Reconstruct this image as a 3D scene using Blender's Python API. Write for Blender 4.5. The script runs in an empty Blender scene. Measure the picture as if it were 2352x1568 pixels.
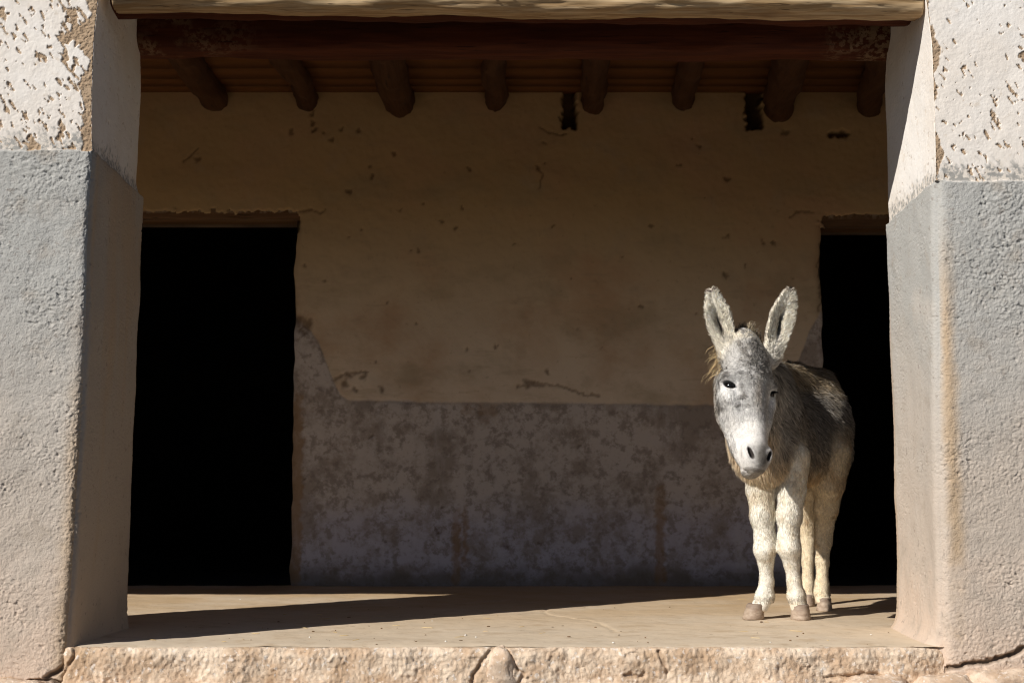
import bpy, math, random
import numpy as np
R = math.radians
sc = bpy.context.scene
col = sc.collection

# ------------------------------------------------------------------ camera, sky, sun, exposure
F, CX, CY = 3266.7, 1176.0, 784.0            # lens (px) of the 2352 px wide photograph (50 mm)
TH, CAM_H = math.atan(326/3266.7), 0.545
cam = bpy.data.cameras.new('camera'); cam.lens = 50.0; cam.sensor_width = 36.0
cam.clip_start = 0.05; cam.clip_end = 2000
camo = bpy.data.objects.new('camera', cam); col.objects.link(camo)
camo.location = (0, 0, CAM_H); camo.rotation_euler = (R(90)+TH, 0, 0)
cam.dof.use_dof = True; cam.dof.focus_distance = 5.15; cam.dof.aperture_fstop = 4.5
sc.camera = camo
SUN_AZ, SUN_EL = 49.5, 32.8                  # light travels towards +x, +y
w = bpy.data.worlds.new('World'); sc.world = w; w.use_nodes = True
wn = w.node_tree.nodes; wl = w.node_tree.links
sky = wn.new('ShaderNodeTexSky'); sky.sky_type = 'NISHITA'; sky.sun_disc = False
sky.sun_elevation = R(SUN_EL); sky.sun_rotation = R(180+SUN_AZ)
sky.altitude = 3000; sky.air_density = 1.0; sky.dust_density = 0.1; sky.ozone_density = 1.5
wn['Background'].inputs['Strength'].default_value = 0.05
wl.new(sky.outputs[0], wn['Background'].inputs['Color'])
sl = bpy.data.lights.new('sun', 'SUN'); sl.energy = 5.0; sl.angle = R(0.5); sl.color = (1.0, 0.95, 0.88)
so = bpy.data.objects.new('sun', sl); col.objects.link(so)
so.rotation_euler = (R(90-SUN_EL), 0, R(-SUN_AZ)); so.location = (-6, -5, 8)
vs = sc.view_settings; vs.view_transform = 'Standard'; vs.look = 'None'; vs.gamma = 1.0
vs.use_curve_mapping = False; vs.exposure = 0.12
sc.cycles.max_bounces = 8; sc.cycles.diffuse_bounces = 5
try:
    sc.cycles.use_denoising = True; sc.cycles.filter_width = 1.1
except Exception:
    pass

# ------------------------------------------------------------------ helpers
def ray(x, y):
    u, v = (x-CX)/F, (CY-y)/F
    return u, math.cos(TH)-v*math.sin(TH), math.sin(TH)+v*math.cos(TH)
def at(x, y, Y):
    d = ray(x, y); t = Y/d[1]
    return np.array((d[0]*t, Y, CAM_H+d[2]*t))
def onfloor(x, y, z=0.0):
    d = ray(x, y); t = (z-CAM_H)/d[2]
    return np.array((d[0]*t, d[1]*t, z))
rs = np.random.RandomState(11); random.seed(5)
_perm = {}
def pnoise(p, seed=0):
    if seed not in _perm:
        r = np.random.RandomState(seed+77)
        pm = r.permutation(256); g = r.normal(size=(256, 3)); g /= np.linalg.norm(g, axis=1)[:, None]
        _perm[seed] = (np.concatenate([pm, pm, pm]), g.astype(np.float32))
    pm, g = _perm[seed]
    p = np.asarray(p, dtype=np.float32)
    i = np.floor(p).astype(np.int32); f = p-i; i &= 255
    t = f*f*f*(f*(f*6-15)+10)
    out = 0
    for dx in (0, 1):
        a = pm[i[:, 0]+dx]; wx = t[:, 0] if dx else 1-t[:, 0]
        for dy in (0, 1):
            b = pm[a+i[:, 1]+dy]; wy = wx*(t[:, 1] if dy else 1-t[:, 1])
            for dz in (0, 1):
                h = g[pm[b+i[:, 2]+dz]]
                v = h[:, 0]*(f[:, 0]-dx)+h[:, 1]*(f[:, 1]-dy)+h[:, 2]*(f[:, 2]-dz)
                out = out+wy*(t[:, 2] if dz else 1-t[:, 2])*v
    return out*1.5
def fbm(p, o=3, seed=0, gain=.5):
    p = np.asarray(p); s = 0; a = 1.0
    for k in range(o):
        s = s+a*pnoise(p*(2.03**k)+k*7.3, seed+k); a *= gain
    return s
def sstep(a, b, x):
    t = np.clip((x-a)/(b-a), 0, 1); return t*t*(3-2*t)

def link(name, me, mat=None, parent=None, **props):
    o = bpy.data.objects.new(name, me); col.objects.link(o)
    if mat is not None and me is not None: me.materials.append(mat)
    if parent is not None: o.parent = parent
    for k, v in props.items(): o[k] = v
    return o
def empty(name, loc, label, cat, group=None):
    o = bpy.data.objects.new(name, None); col.objects.link(o); o.location = loc
    o.empty_display_size = .1
    o['label'] = label; o['category'] = cat; o['kind'] = 'thing'
    if group: o['group'] = group
    return o
def raw_mesh(name, V, faces, attrs=None, smooth=True):
    """V (n,3); faces: int array (m,4) or (m,3) or list of such arrays."""
    me = bpy.data.meshes.new(name)
    if not isinstance(faces, list): faces = [faces]
    faces = [np.asarray(f, dtype=np.int32) for f in faces if len(f)]
    V = np.asarray(V, dtype=np.float32)
    me.vertices.add(len(V)); me.vertices.foreach_set('co', V.ravel())
    nl = sum(f.size for f in faces); nf = sum(len(f) for f in faces)
    me.loops.add(nl); me.loops.foreach_set('vertex_index', np.concatenate([f.ravel() for f in faces]))
    tot = np.concatenate([np.full(len(f), f.shape[1], np.int32) for f in faces])
    st = np.concatenate([[0], np.cumsum(tot)[:-1]]).astype(np.int32)
    me.polygons.add(nf); me.polygons.foreach_set('loop_start', st)
    if smooth: me.polygons.foreach_set('use_smooth', np.ones(nf, bool))
    for k, a in (attrs or {}).items():
        a = np.asarray(a, dtype=np.float32)
        if a.ndim == 1:
            me.attributes.new(k, 'FLOAT', 'POINT').data.foreach_set('value', a)
        elif a.shape[1] == 3:
            me.attributes.new(k, 'FLOAT_VECTOR', 'POINT').data.foreach_set('vector', a.ravel())
        else:
            me.attributes.new(k, 'FLOAT_COLOR', 'POINT').data.foreach_set('color', a.ravel())
    me.update(calc_edges=True); me.validate()
    return me
def grid_faces(nu, nv):
    i, j = np.meshgrid(np.arange(nu-1), np.arange(nv-1), indexing='ij')
    a = (i*nv+j).ravel()
    return np.stack([a, a+nv, a+nv+1, a+1], 1)
def sub_mesh(name, V, Fc, keep, attrs, smooth=True):
    Fk = Fc[keep]; ids, inv = np.unique(Fk, return_inverse=True)
    return raw_mesh(name, V[ids], inv.reshape(Fk.shape), {k: a[ids] for k, a in attrs.items()}, smooth)
def vnormals_grid(P):
    du = np.gradient(P, axis=0); dv = np.gradient(P, axis=1)
    n = np.cross(du, dv); n /= np.linalg.norm(n, axis=2)[..., None]+1e-12
    return n
def box_mesh(name, x0, x1, y0, y1, z0, z1, bevel=0):
    V = [(x, y, z) for x in (x0, x1) for y in (y0, y1) for z in (z0, z1)]
    f = [(0, 1, 3, 2), (4, 6, 7, 5), (0, 4, 5, 1), (2, 3, 7, 6), (0, 2, 6, 4), (1, 5, 7, 3)]
    return raw_mesh(name, V, np.array(f), smooth=False)

# ------------------------------------------------------------------ node materials
class NT:
    def __init__(s, name, rough=.8, spec=.25):
        s.m = bpy.data.materials.new(name); s.m.use_nodes = True
        s.n = s.m.node_tree.nodes; s.l = s.m.node_tree.links
        s.b = s.n['Principled BSDF']; s.b.inputs['Roughness'].default_value = rough
        s.b.inputs['Specular IOR Level'].default_value = spec
        s.geo = s.n.new('ShaderNodeNewGeometry')
        s.pos = s.geo.outputs['Position']
    def put(s, inp, v):
        if hasattr(v, 'is_linked'): s.l.new(v, inp)
        elif isinstance(v, (tuple, list)): inp.default_value = (*v, 1.0) if len(v) == 3 and len(inp.default_value) == 4 else v
        else: inp.default_value = v
    def scalev(s, v, k):
        n = s.n.new('ShaderNodeVectorMath'); n.operation = 'MULTIPLY'; s.l.new(v, n.inputs[0]); n.inputs[1].default_value = k
        return n.outputs[0]
    def noise(s, scale, detail=4, rough=.55, vec=None, k=None, dist=0):
        n = s.n.new('ShaderNodeTexNoise'); n.inputs['Scale'].default_value = scale
        n.inputs['Detail'].default_value = detail; n.inputs['Roughness'].default_value = rough
        n.inputs['Distortion'].default_value = dist
        v = vec or s.pos
        if k: v = s.scalev(v, k)
        s.l.new(v, n.inputs['Vector']); return n.outputs['Fac']
    def vor(s, scale, vec=None, k=None):
        n = s.n.new('ShaderNodeTexVoronoi'); n.inputs['Scale'].default_value = scale
        v = vec or s.pos
        if k: v = s.scalev(v, k)
        s.l.new(v, n.inputs['Vector']); return n.outputs['Distance']
    def ramp(s, f, a, b, lo=0.0, hi=1.0):
        n = s.n.new('ShaderNodeMapRange'); n.interpolation_type = 'SMOOTHSTEP'
        s.put(n.inputs[0], f)
        for i, v in zip((1, 2, 3, 4), (a, b, lo, hi)): n.inputs[i].default_value = v
        return n.outputs[0]
    def mix(s, f, a, b, mode='MIX'):
        n = s.n.new('ShaderNodeMix'); n.data_type = 'RGBA'; n.blend_type = mode
        s.put(n.inputs[0], f); s.put(n.inputs[6], a); s.put(n.inputs[7], b); return n.outputs[2]
    def math(s, op, a, b=0.0):
        n = s.n.new('ShaderNodeMath'); n.operation = op; s.put(n.inputs[0], a); s.put(n.inputs[1], b); return n.outputs[0]
    def attr(s, name, out='Fac'):
        n = s.n.new('ShaderNodeAttribute'); n.attribute_name = name; return n.outputs[out]
    def xyz(s):
        n = s.n.new('ShaderNodeSeparateXYZ'); s.l.new(s.pos, n.inputs[0]); return n.outputs
    def color(s, c): s.put(s.b.inputs['Base Color'], c)
    def bump(s, h, strength=.5, dist=.004):
        n = s.n.new('ShaderNodeBump'); n.inputs['Strength'].default_value = strength; n.inputs['Distance'].default_value = dist
        s.l.new(h, n.inputs['Height'])
        s.l.new(n.outputs[0], s.b.inputs['Normal'])

def mat_dado():
    t = NT('rough_grey_render', .92, .15)
    z = t.xyz()[2]
    big = t.noise(2.2, 5, .6); mid = t.noise(9, 5, .6); fine = t.noise(70, 4, .65)
    zz = t.math('ADD', z, t.math('MULTIPLY', t.math('SUBTRACT', big, .5), .9))
    c = t.mix(t.ramp(zz, .25, 1.45), (.48, .41, .345), (.405, .40, .38))
    c = t.mix(t.ramp(t.math('ADD', z, t.math('MULTIPLY', t.math('SUBTRACT', mid, .5), .5)), .38, -.1), c, (.585, .46, .365))
    c = t.mix(t.ramp(mid, .52, .75, 0, .45), c, (.33, .27, .21))
    c = t.mix(t.ramp(big, .55, .7, 0, .35), c, (.56, .49, .42))
    c = t.mix(t.attr('stain_shade'), c, t.mix(mid, (.43, .305, .19), (.50, .38, .26)))
    c = t.mix(t.ramp(t.noise(38, 3, .6), .63, .70, 0, .45), c, (.20, .165, .14))
    c = t.mix(t.math('MULTIPLY', t.attr('crack'), .85), c, (.10, .065, .04))
    t.color(c)
    t.bump(t.math('ADD', t.math('MULTIPLY', fine, .7), t.math('MULTIPLY', t.noise(190, 3, .6), .5)), .8, .006)
    return t.m
def mat_white():
    t = NT('flaking_limewash', .85, .15)
    mid = t.noise(9, 5, .6)
    c = t.mix(t.ramp(t.noise(3, 5, .6), .35, .7), (.80, .765, .725), (.76, .70, .635))
    c = t.mix(t.ramp(t.noise(26, 4, .6), .60, .72, 0, .5), c, (.60, .51, .41))
    c = t.mix(t.attr('smear'), c, t.mix(t.ramp(t.noise(60, 3, .6), .42, .58), (.66, .60, .53), (.32, .31, .29)))
    ad = t.mix(mid, (.33, .225, .14), (.45, .34, .235))
    c = t.mix(t.attr('chip'), c, ad)
    t.color(c)
    t.bump(t.math('ADD', t.math('MULTIPLY', t.noise(55, 5, .6), .6), t.math('MULTIPLY', t.noise(220, 3, .6), t.math('ADD', t.attr('chip'), .15))), .5, .005)
    return t.m
def mat_backwall():
    t = NT('stained_old_plaster', .9, .12)
    x, y, z = t.xyz()
    big = t.noise(1.3, 5, .6); mid = t.noise(6, 6, .62); fine = t.noise(38, 4, .6)
    c = t.mix(t.ramp(z, .9, 2.2), (.64, .51, .385), (.39, .265, .135))  # darker towards the ceiling: fading bounce light put into the wall colour
    c = t.mix(t.ramp(big, .45, .68, 0, .75), c, (.42, .26, .15))
    c = t.mix(t.ramp(t.noise(2.2, 4, .6, k=(1, 1, 1.8)), .50, .72, 0, .5), c, (.31, .24, .145))
    c = t.mix(t.ramp(mid, .54, .74, 0, .45), c, (.36, .27, .18))
    c = t.mix(t.ramp(t.noise(10, 5, .7, k=(.3, 1, 1.6)), .55, .68, 0, .3), c, (.30, .22, .14))
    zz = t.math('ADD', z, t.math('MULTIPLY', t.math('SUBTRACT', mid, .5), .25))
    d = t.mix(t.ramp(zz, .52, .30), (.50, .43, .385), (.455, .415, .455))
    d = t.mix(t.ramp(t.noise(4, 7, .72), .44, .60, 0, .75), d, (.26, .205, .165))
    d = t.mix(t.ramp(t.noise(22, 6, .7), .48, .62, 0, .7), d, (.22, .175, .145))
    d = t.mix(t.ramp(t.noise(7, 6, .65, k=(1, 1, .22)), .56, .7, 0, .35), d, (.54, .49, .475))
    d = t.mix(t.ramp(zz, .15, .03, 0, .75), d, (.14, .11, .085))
    d = t.mix(t.math('MULTIPLY', t.attr('drip'), .6), d, (.25, .135, .05))
    e = t.math('ADD', t.attr('dado'), t.math('MULTIPLY', t.math('SUBTRACT', t.noise(14, 5, .65), .5), .55))
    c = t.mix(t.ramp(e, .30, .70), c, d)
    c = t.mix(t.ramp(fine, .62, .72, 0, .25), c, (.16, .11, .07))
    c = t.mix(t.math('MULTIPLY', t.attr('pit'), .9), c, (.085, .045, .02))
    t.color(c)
    t.bump(t.math('ADD', t.math('MULTIPLY', mid, 1.0), t.math('MULTIPLY', fine, .35)), .35, .01)
    return t.m
def mat_floor():
    t = NT('worn_earth_floor', .72, .25)
    x, y, z = t.xyz()
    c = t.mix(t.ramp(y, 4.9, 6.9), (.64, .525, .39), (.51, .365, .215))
    c = t.mix(t.ramp(t.noise(2.0, 5, .6, k=(.6, 1, 1)), .40, .68, 0, .6), c, (.62, .525, .41))
    c = t.mix(t.ramp(t.noise(8, 7, .7, k=(.7, 1, 1)), .50, .68, 0, .5), c, (.40, .275, .155))
    c = t.mix(t.ramp(t.noise(34, 5, .7, k=(.6, 1, 1)), .61, .69, 0, .65), c, (.22, .13, .065))
    c = t.mix(t.ramp(t.noise(45, 3, .6, k=(.4, 1, 1)), .66, .72, 0, .5), c, (.60, .50, .38))
    c = t.mix(t.attr('crack'), c, (.66, .52, .36))
    t.color(c)
    t.put(t.b.inputs['Roughness'], t.ramp(t.noise(5, 4, .6), .3, .7, .55, .85))
    t.bump(t.math('ADD', t.noise(14, 5, .6), t.math('MULTIPLY', t.noise(90, 3, .6), .3)), .35, .006)
    return t.m
def mat_plinth(name='crumbling_plinth', tint=(1, 1, 1)):
    t = NT(name, .93, .15)
    mul = lambda c: tuple(a*b for a, b in zip(c, tint))
    mid = t.noise(11, 6, .65); fine = t.noise(75, 4, .65)
    c = t.mix(t.ramp(mid, .35, .65), mul((.52, .37, .25)), mul((.72, .585, .45)))
    c = t.mix(t.ramp(t.noise(4, 5, .6), .52, .72, 0, .6), c, mul((.43, .27, .145)))
    c = t.mix(t.ramp(fine, .58, .70, 0, .6), c, (.30, .225, .17))
    c = t.mix(t.ramp(t.noise(60, 2, .5), .60, .68, 0, .6), c, (.78, .72, .66))
    c = t.mix(t.math('MULTIPLY', t.attr('crack'), .4), c, (.24, .15, .085))
    t.color(c)
    t.bump(t.math('ADD', fine, t.math('MULTIPLY', t.noise(200, 3, .6), .4)), .6, .008)
    return t.m
def mat_wood(name, a, b, dark, axis=0, sc_=22, paint=None, rough=.7):
    t = NT(name, rough, .2)
    k = [1.0, 1.0, 1.0]; k[axis] = .05
    k2 = [1.0, 1.0, 1.0]; k2[axis] = .12
    g = t.noise(sc_*2.2, 5, .6, k=tuple(k), dist=.5); g2 = t.noise(7, 5, .6, k=tuple(k2))
    c = t.mix(t.ramp(g, .35, .66), a, b)
    c = t.mix(t.ramp(g2, .5, .72, 0, .7), c, dark)
    c = t.mix(t.ramp(t.noise(sc_*4, 3, .6, k=tuple(k)), .62, .70, 0, .75), c, tuple(v*.4 for v in dark))
    if paint: c = t.mix(t.math('MULTIPLY', t.attr('paint'), t.ramp(t.noise(45, 4, .65), .44, .56)), c, paint)
    t.color(c)
    t.bump(t.math('ADD', g, t.math('MULTIPLY', g2, .5)), .6, .006)
    return t.m
def mat_plain(name, c1, c2, scale=8, rough=.9, bump=.3):
    t = NT(name, rough, .15)
    n = t.noise(scale, 6, .62)
    t.color(t.mix(t.ramp(n, .3, .7), c1, c2)); t.bump(t.noise(scale*6, 4, .6), bump, .01)
    return t.m
def mat_coat(name, use_fn):
    t = NT(name, .75, .12)
    c = t.attr('tone', 'Color')
    if not use_fn: c = t.mix(t.ramp(t.noise(70, 4, .6), .3, .7, 0, .5), c, t.mix(.55, c, (.10, .09, .08)))
    t.color(c)
    if use_fn:
        t.l.new(t.attr('fn', 'Vector'), t.b.inputs['Normal'])
        tr = t.n.new('ShaderNodeBsdfTranslucent'); t.l.new(c, tr.inputs['Color'])
        mx = t.n.new('ShaderNodeMixShader'); mx.inputs[0].default_value = .32
        t.l.new(t.b.outputs[0], mx.inputs[1]); t.l.new(tr.outputs[0], mx.inputs[2])
        out = [n for n in t.n if n.type == 'OUTPUT_MATERIAL'][0]
        t.l.new(mx.outputs[0], out.inputs['Surface'])
    return t.m

M_dado, M_white = mat_dado(), mat_white()
M_bw = mat_backwall()
M_floor, M_plinth = mat_floor(), mat_plinth()
M_stone = mat_plinth('rough_stone', (1.0, 1.0, 1.02))
M_beam = mat_wood('weathered_timber', (.41, .26, .125), (.64, .47, .28), (.17, .09, .04), 0, 30)
M_log = mat_wood('red_brown_log', (.060, .013, .004), (.10, .025, .007), (.035, .009, .003), 0, paint=(.30, .21, .125))
M_plank = mat_wood('brown_ceiling_board', (.125, .048, .013), (.155, .062, .018), (.10, .038, .011), 0, 70)
M_rafter = mat_wood('dark_rafter_log', (.060, .024, .010), (.085, .038, .017), (.025, .010, .005), 1)
M_lintel = mat_wood('old_door_lintel', (.12, .06, .028), (.16, .09, .045), (.05, .025, .012), 0, paint=(.5, .41, .3))
M_room = mat_plain('shade_dark_room', (.05, .04, .035), (.03, .026, .022), 4)  # darkness of the unlit rooms put into the colour, near black
M_ground = mat_plain('dry_dirt', (.06, .045, .033), (.045, .034, .026), 1.2)
M_roof = mat_plain('mud_roof', (.33, .24, .16), (.26, .18, .12), 3)
M_iron = mat_plain('rusty_iron', (.09, .05, .035), (.05, .035, .03), 60)

# ------------------------------------------------------------------ places read off the photograph
Y0 = onfloor(1176, 1482)[1]          # front face of the pillars
JT = 0.62; Y1 = Y0+JT                # thickness of the pillars
YB = onfloor(1176, 1345)[1]          # back wall
ZG = -.36                            # yard

# ------------------------------------------------------------------ setting: ground, floor, rooms
V = [(-300, -300, ZG), (300, -300, ZG), (300, 300, ZG), (-300, 300, ZG)]
link('ground', raw_mesh('ground', V, np.array([(0, 1, 2, 3)])), M_ground, kind='structure', label='dry dirt yard in front of the porch')

xs = np.linspace(-2.2, 2.2, 460); ys = np.concatenate([np.linspace(Y0-.008, Y0+.3, 60), np.linspace(Y0+.31, YB+.03, 240)])
X, Yg = np.meshgrid(xs, ys, indexing='ij')
P = np.stack([X, Yg, np.zeros_like(X)], 2); q = P.reshape(-1, 3)
P[:, :, 2] = (fbm(q*2.2, 3, 3)*.004+fbm(q*14, 2, 4)*.0012).reshape(X.shape)
edge = sstep(.06, 0, Yg-(Y0-.008))
lip = (fbm(np.stack([X.ravel()*6, Yg.ravel()*0, X.ravel()*0], 1), 4, 9)*.022).reshape(X.shape)
P[:, :, 1] += edge*lip
P[:, :, 2] -= edge**2*.004
# crack that wanders over the floor
cr = np.zeros(X.shape)
pts = [onfloor(*c)[:2] for c in ((1262, 1452-62), (1250, 1404), (1265, 1411), (1300, 1416), (1345, 1422), (1375, 1430), (1400, 1442), (1422, 1452))]
def seg_dist(px, py, a, b):
    ab = b-a; t = np.clip(((px-a[0])*ab[0]+(py-a[1])*ab[1])/(ab@ab), 0, 1)
    return np.hypot(px-a[0]-t*ab[0], py-a[1]-t*ab[1])
jig = (fbm(q*30, 2, 5)*.008).reshape(X.shape)
for a, b in zip(pts[:-1], pts[1:]):
    cr = np.maximum(cr, sstep(.012, .003, seg_dist(X+jig, Yg+jig*2, a, b)))
P[:, :, 2] -= cr*.003
Ff = grid_faces(*X.shape); fx, fy = X.ravel()[Ff].mean(1), Yg.ravel()[Ff].mean(1)
fl = sub_mesh('porch_floor', P.reshape(-1, 3), Ff, (fy > Y0+.45) | ((fx > -1.47) & (fx < 1.46)), {'crack': cr.ravel()*.8})
FLK = None
link('porch_floor', fl, M_floor, kind='structure', label='worn earthen porch floor with a wandering crack, sunlit in strips')
fo = link('floor_base', box_mesh('floor_base', -7, 7, Y0+.06, YB+4.7, ZG-.1, -.022), M_floor, kind='structure')

# ------------------------------------------------------------------ pillars
def profile(pts, Y):
    a = np.array([at(x, y, Y)[[0, 2]] for x, y in pts]); a = a[np.argsort(a[:, 1])]
    return a[:, 1], a[:, 0]
def make_pillar(side, name, label, front, back, xo, zl_front, zl_back, seed):
    zf, xf = profile(front, Y0); zb, xb = profile(back, Y1)
    z = np.concatenate([np.linspace(ZG-.05, -.16, 20), np.arange(-.155, 2.42, .0032), np.linspace(2.43, 2.75, 12)])
    XF = np.interp(z, zf, xf); XB = np.interp(z, zb, xb)
    ker = np.ones(15)/15
    XF = np.convolve(np.pad(XF, 7, 'edge'), ker, 'valid'); XB = np.convolve(np.pad(XB, 7, 'edge'), ker, 'valid')
    # path: back inner -> front inner (rounded) -> front outer -> back outer -> close
    t_in = np.linspace(0, 1, 105)
    nfr = 108; vis = .34
    fr = np.concatenate([np.linspace(0, vis, nfr), np.linspace(vis, abs(xo-XF.mean()), 70)[1:]])[1:]
    cols = []; kind = []
    n_in, n_f = len(t_in), len(fr)
    Pp = np.zeros((len(z), n_in+n_f+48, 3)); N = np.zeros_like(Pp)
    sgn = -1 if side < 0 else 1            # outward along the front face
    yf = Y0-.016*sstep(.9, -.1, z)-.01
    for k, tt in enumerate(t_in):
        Pp[:, k, 0] = XB+(XF-XB)*tt; Pp[:, k, 1] = Y1+(yf-Y1)*tt
        N[:, k, 0] = -sgn
    for k, s in enumerate(fr):
        Pp[:, n_in+k, 0] = XF+sgn*s*(abs(xo)-abs(XF))/fr[-1]
        Pp[:, n_in+k, 1] = yf; N[:, n_in+k, 1] = -1
    for k in range(48):
        tt = (k+1)/49
        Pp[:, n_in+n_f+k, 0] = xo; Pp[:, n_in+n_f+k, 1] = yf+(Y1-yf)*tt; N[:, n_in+n_f+k, 0] = sgn
    Z = np.repeat(z[:, None], Pp.shape[1], 1); Pp[:, :, 2] = Z
    idx = np.arange(Pp.shape[1])
    # depth coordinate 0 (front) .. 1 (back) on the jamb for the slanting paint line
    dep = np.clip((Pp[:, :, 1]-Y0)/JT, 0, 1); dep[:, n_in:] = 0
    q = Pp.reshape(-1, 3)
    zl = zl_front+(zl_back-zl_front)*dep+(fbm(q*np.array([9, 9, 0.])+seed, 3, seed)*.008).reshape(Z.shape)
    below = sstep(.004, -.004, Z-zl)
    # rounded front inner corner
    rad = np.where(below > .5, .040 if side < 0 else .055, .016)
    sarc = np.zeros(Pp.shape[:2])
    sarc[:, :n_in] = np.linalg.norm(Pp[:, :n_in, :2]-Pp[:, n_in-1:n_in, :2], axis=2)
    sarc[:, n_in:n_in+n_f] = np.abs(Pp[:, n_in:n_in+n_f, 0]-Pp[:, n_in-1:n_in, 0]); sarc[:, n_in+n_f:] = 9
    c = np.clip(1-sarc/rad, 0, 1)
    cw = c*c*rad*.42
    Pp[:, :, 0] += sgn*cw*.85; Pp[:, :, 1] += cw*.85
    blend = np.clip(1-sarc/(rad*1.0), 0, 1)
    Nb = N.copy()
    Nb[:, :n_in, 1] -= blend[:, :n_in]; Nb[:, n_in:n_in+n_f, 0] -= sgn*blend[:, n_in:n_in+n_f]
    Nb /= np.linalg.norm(Nb, axis=2)[..., None]
    onfront = np.zeros(Z.shape); onfront[:, n_in:n_in+n_f] = 1
    jamb = np.zeros(Z.shape); jamb[:, :n_in] = 1
    # relief
    big = fbm(q*3.1+seed, 3, seed).reshape(Z.shape)
    mid = fbm(q*16+seed, 3, seed+5).reshape(Z.shape)
    fine = fbm(q*np.array([95., 95., 110.])+seed, 2, seed+9, .9).reshape(Z.shape)
    wx = q+np.stack([q[:, 2]*.45, q[:, 0]*0, q[:, 0]*.3], 1)
    pits = np.clip(pnoise(wx*np.array([62., 62., 92.])+3*seed, seed+14).reshape(Z.shape)-.37, 0, 1)
    patch = np.clip(.75+1.1*fbm(q*4.2+seed*2, 3, seed+17).reshape(Z.shape), .4, 1.15)
    fade = 1-.55*jamb
    rough = big*.007+mid*.0014*fade+fine*.0025*fade*patch-pits*.016*fade*patch
    # chips of paint
    w1 = fbm(q*np.array([14., 14., 11.])+seed*3, 4, seed+21).reshape(Z.shape)
    w2 = fbm(wx*np.array([52., 52., 30.])+seed*3, 3, seed+25).reshape(Z.shape)
    zone = fbm(q*2.6+seed*5, 2, seed+31).reshape(Z.shape)
    near = np.clip(1-sarc/.27, 0, 1)*onfront
    if side < 0:
        zt = sstep(zl_front+.05, zl_front+.22, Z)*sstep(zl_front+.62, zl_front+.40, Z)
        chip = sstep(.56, .60, w1+.34*near+.14*zone+.26*zt*near)*onfront
        chip = np.maximum(chip, sstep(.46, .52, w2+.20*near+.16*zone)*onfront)
        corner = sstep(.022, .018, sarc-.030*(1+1.5*w1)-.012*sstep(zl_front+.35, zl_front+.0, Z)-.006)*np.maximum(onfront, sstep(.012, .006, sarc))
    else:
        chip = sstep(.66, .70, w1+.05*zone)*onfront
        chip = np.maximum(chip, sstep(.54, .60, w2+.20*zone)*onfront)
        corner = sstep(.012, .008, sarc-.018*(1+1.5*w1))*onfront
    jc = sstep(.74, .79, w2+.1*zone)*jamb*.6
    chip = np.maximum(np.maximum(chip, corner), jc)*(Z > zl-.004)
    up = big*.0030+mid*.0009+fine*.0006*patch-chip*(.0036-.003*fine)+corner*(.0035-.002*(side < 0))-.014
    dado_r = rough
    disp = np.where(below > .5, dado_r, up)
    disp = dado_r*below+up*(1-below)
    flare = .045*np.exp(-np.clip(Z+.012, 0, 9)/.035)*jamb*(1.0 if side > 0 else .35)*sstep(-.045, -.012, Z)*sstep(.0, .09, sarc)
    disp = disp+flare
    Pp += Nb*disp[..., None]
    smear = sstep(.075, .02, (Z-zl)+.05*(w2+.6*w1))*(1-below)
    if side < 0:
        stain_shade = sstep(.085, .0, sarc+.012*mid)*onfront*sstep(1.25, .55, Z+.10*w1)*.9
        stain_shade = np.maximum(stain_shade, jamb*below*(.40+.4*sstep(-.1, .5, fbm(q*np.array([5., 5., .8]), 3, 51).reshape(Z.shape))))  # left jamb: dirt streaks, plus shade painted in as overall browning
    else:
        cx = .035+.03*sstep(1.2, .2, Z)
        stain_shade = sstep(.050, .0, np.abs(sarc-cx)+.008*mid)*onfront*sstep(1.55, 1.0, Z)*sstep(-.02, .45, Z+.2*w1)*.9
        stain_shade = np.maximum(stain_shade, sstep(.03, .0, .62-sarc)*jamb*.5*sstep(1.4, .9, Z))
    crack = np.zeros(Z.shape)
    cpts = ([(165, 1472), (150, 1500), (158, 1520), (128, 1545), (105, 1556)] if side < 0 else [(2352, 1490), (2300, 1512), (2215, 1528), (2150, 1545), (2080, 1562)])
    cp = [at(x, y, Y0-.03)[[0, 2]] for x, y in cpts]
    jg = fbm(q*28, 2, seed+41).reshape(Z.shape)*.012
    for a, b in zip(cp[:-1], cp[1:]):
        crack = np.maximum(crack, sstep(.013, .003, seg_dist(Pp[:, :, 0]+jg, Z+jg, a, b))*onfront)
    if side < 0:
        lo = at(300, 1562, Y0)[2]
        crack = np.maximum(crack, sstep(.010, .003, np.abs(Z-lo+jg*1.5))*onfront)
    Pp[:, :, 1] += crack*.018*onfront
    V = Pp.reshape(-1, 3)
    nz, nc = Z.shape
    Fc = grid_faces(nz, nc)
    close = np.stack([np.arange(nz-1)*nc+nc-1, (np.arange(nz-1)+1)*nc+nc-1, (np.arange(nz-1)+1)*nc, np.arange(nz-1)*nc], 1)
    Fc = np.concatenate([Fc, close])
    if side < 0: Fc = Fc[:, ::-1]
    attrs = {'chip': chip.ravel(), 'smear': smear.ravel(), 'stain_shade': stain_shade.ravel(), 'crack': crack.ravel()}
    bf = below.ravel()[Fc].mean(1) > .5
    root = empty(name, (float((XF.mean()+xo)/2), float((Y0+Y1)/2), ZG), label, 'pillar', 'pillars of the porch opening')
    off = np.array(root.location)
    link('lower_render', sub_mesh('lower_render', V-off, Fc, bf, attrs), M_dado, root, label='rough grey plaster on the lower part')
    link('upper_plaster', sub_mesh('upper_plaster', V-off, Fc, ~bf, attrs), M_white, root, label='flaking white limewash on the upper part')
    return root
LF = [(165, 1470), (183, 1200), (198, 900), (207, 700), (213, 500), (222, 348), (220, 330), (219, 220), (223, 100), (233, 0), (240, -120)]
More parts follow.
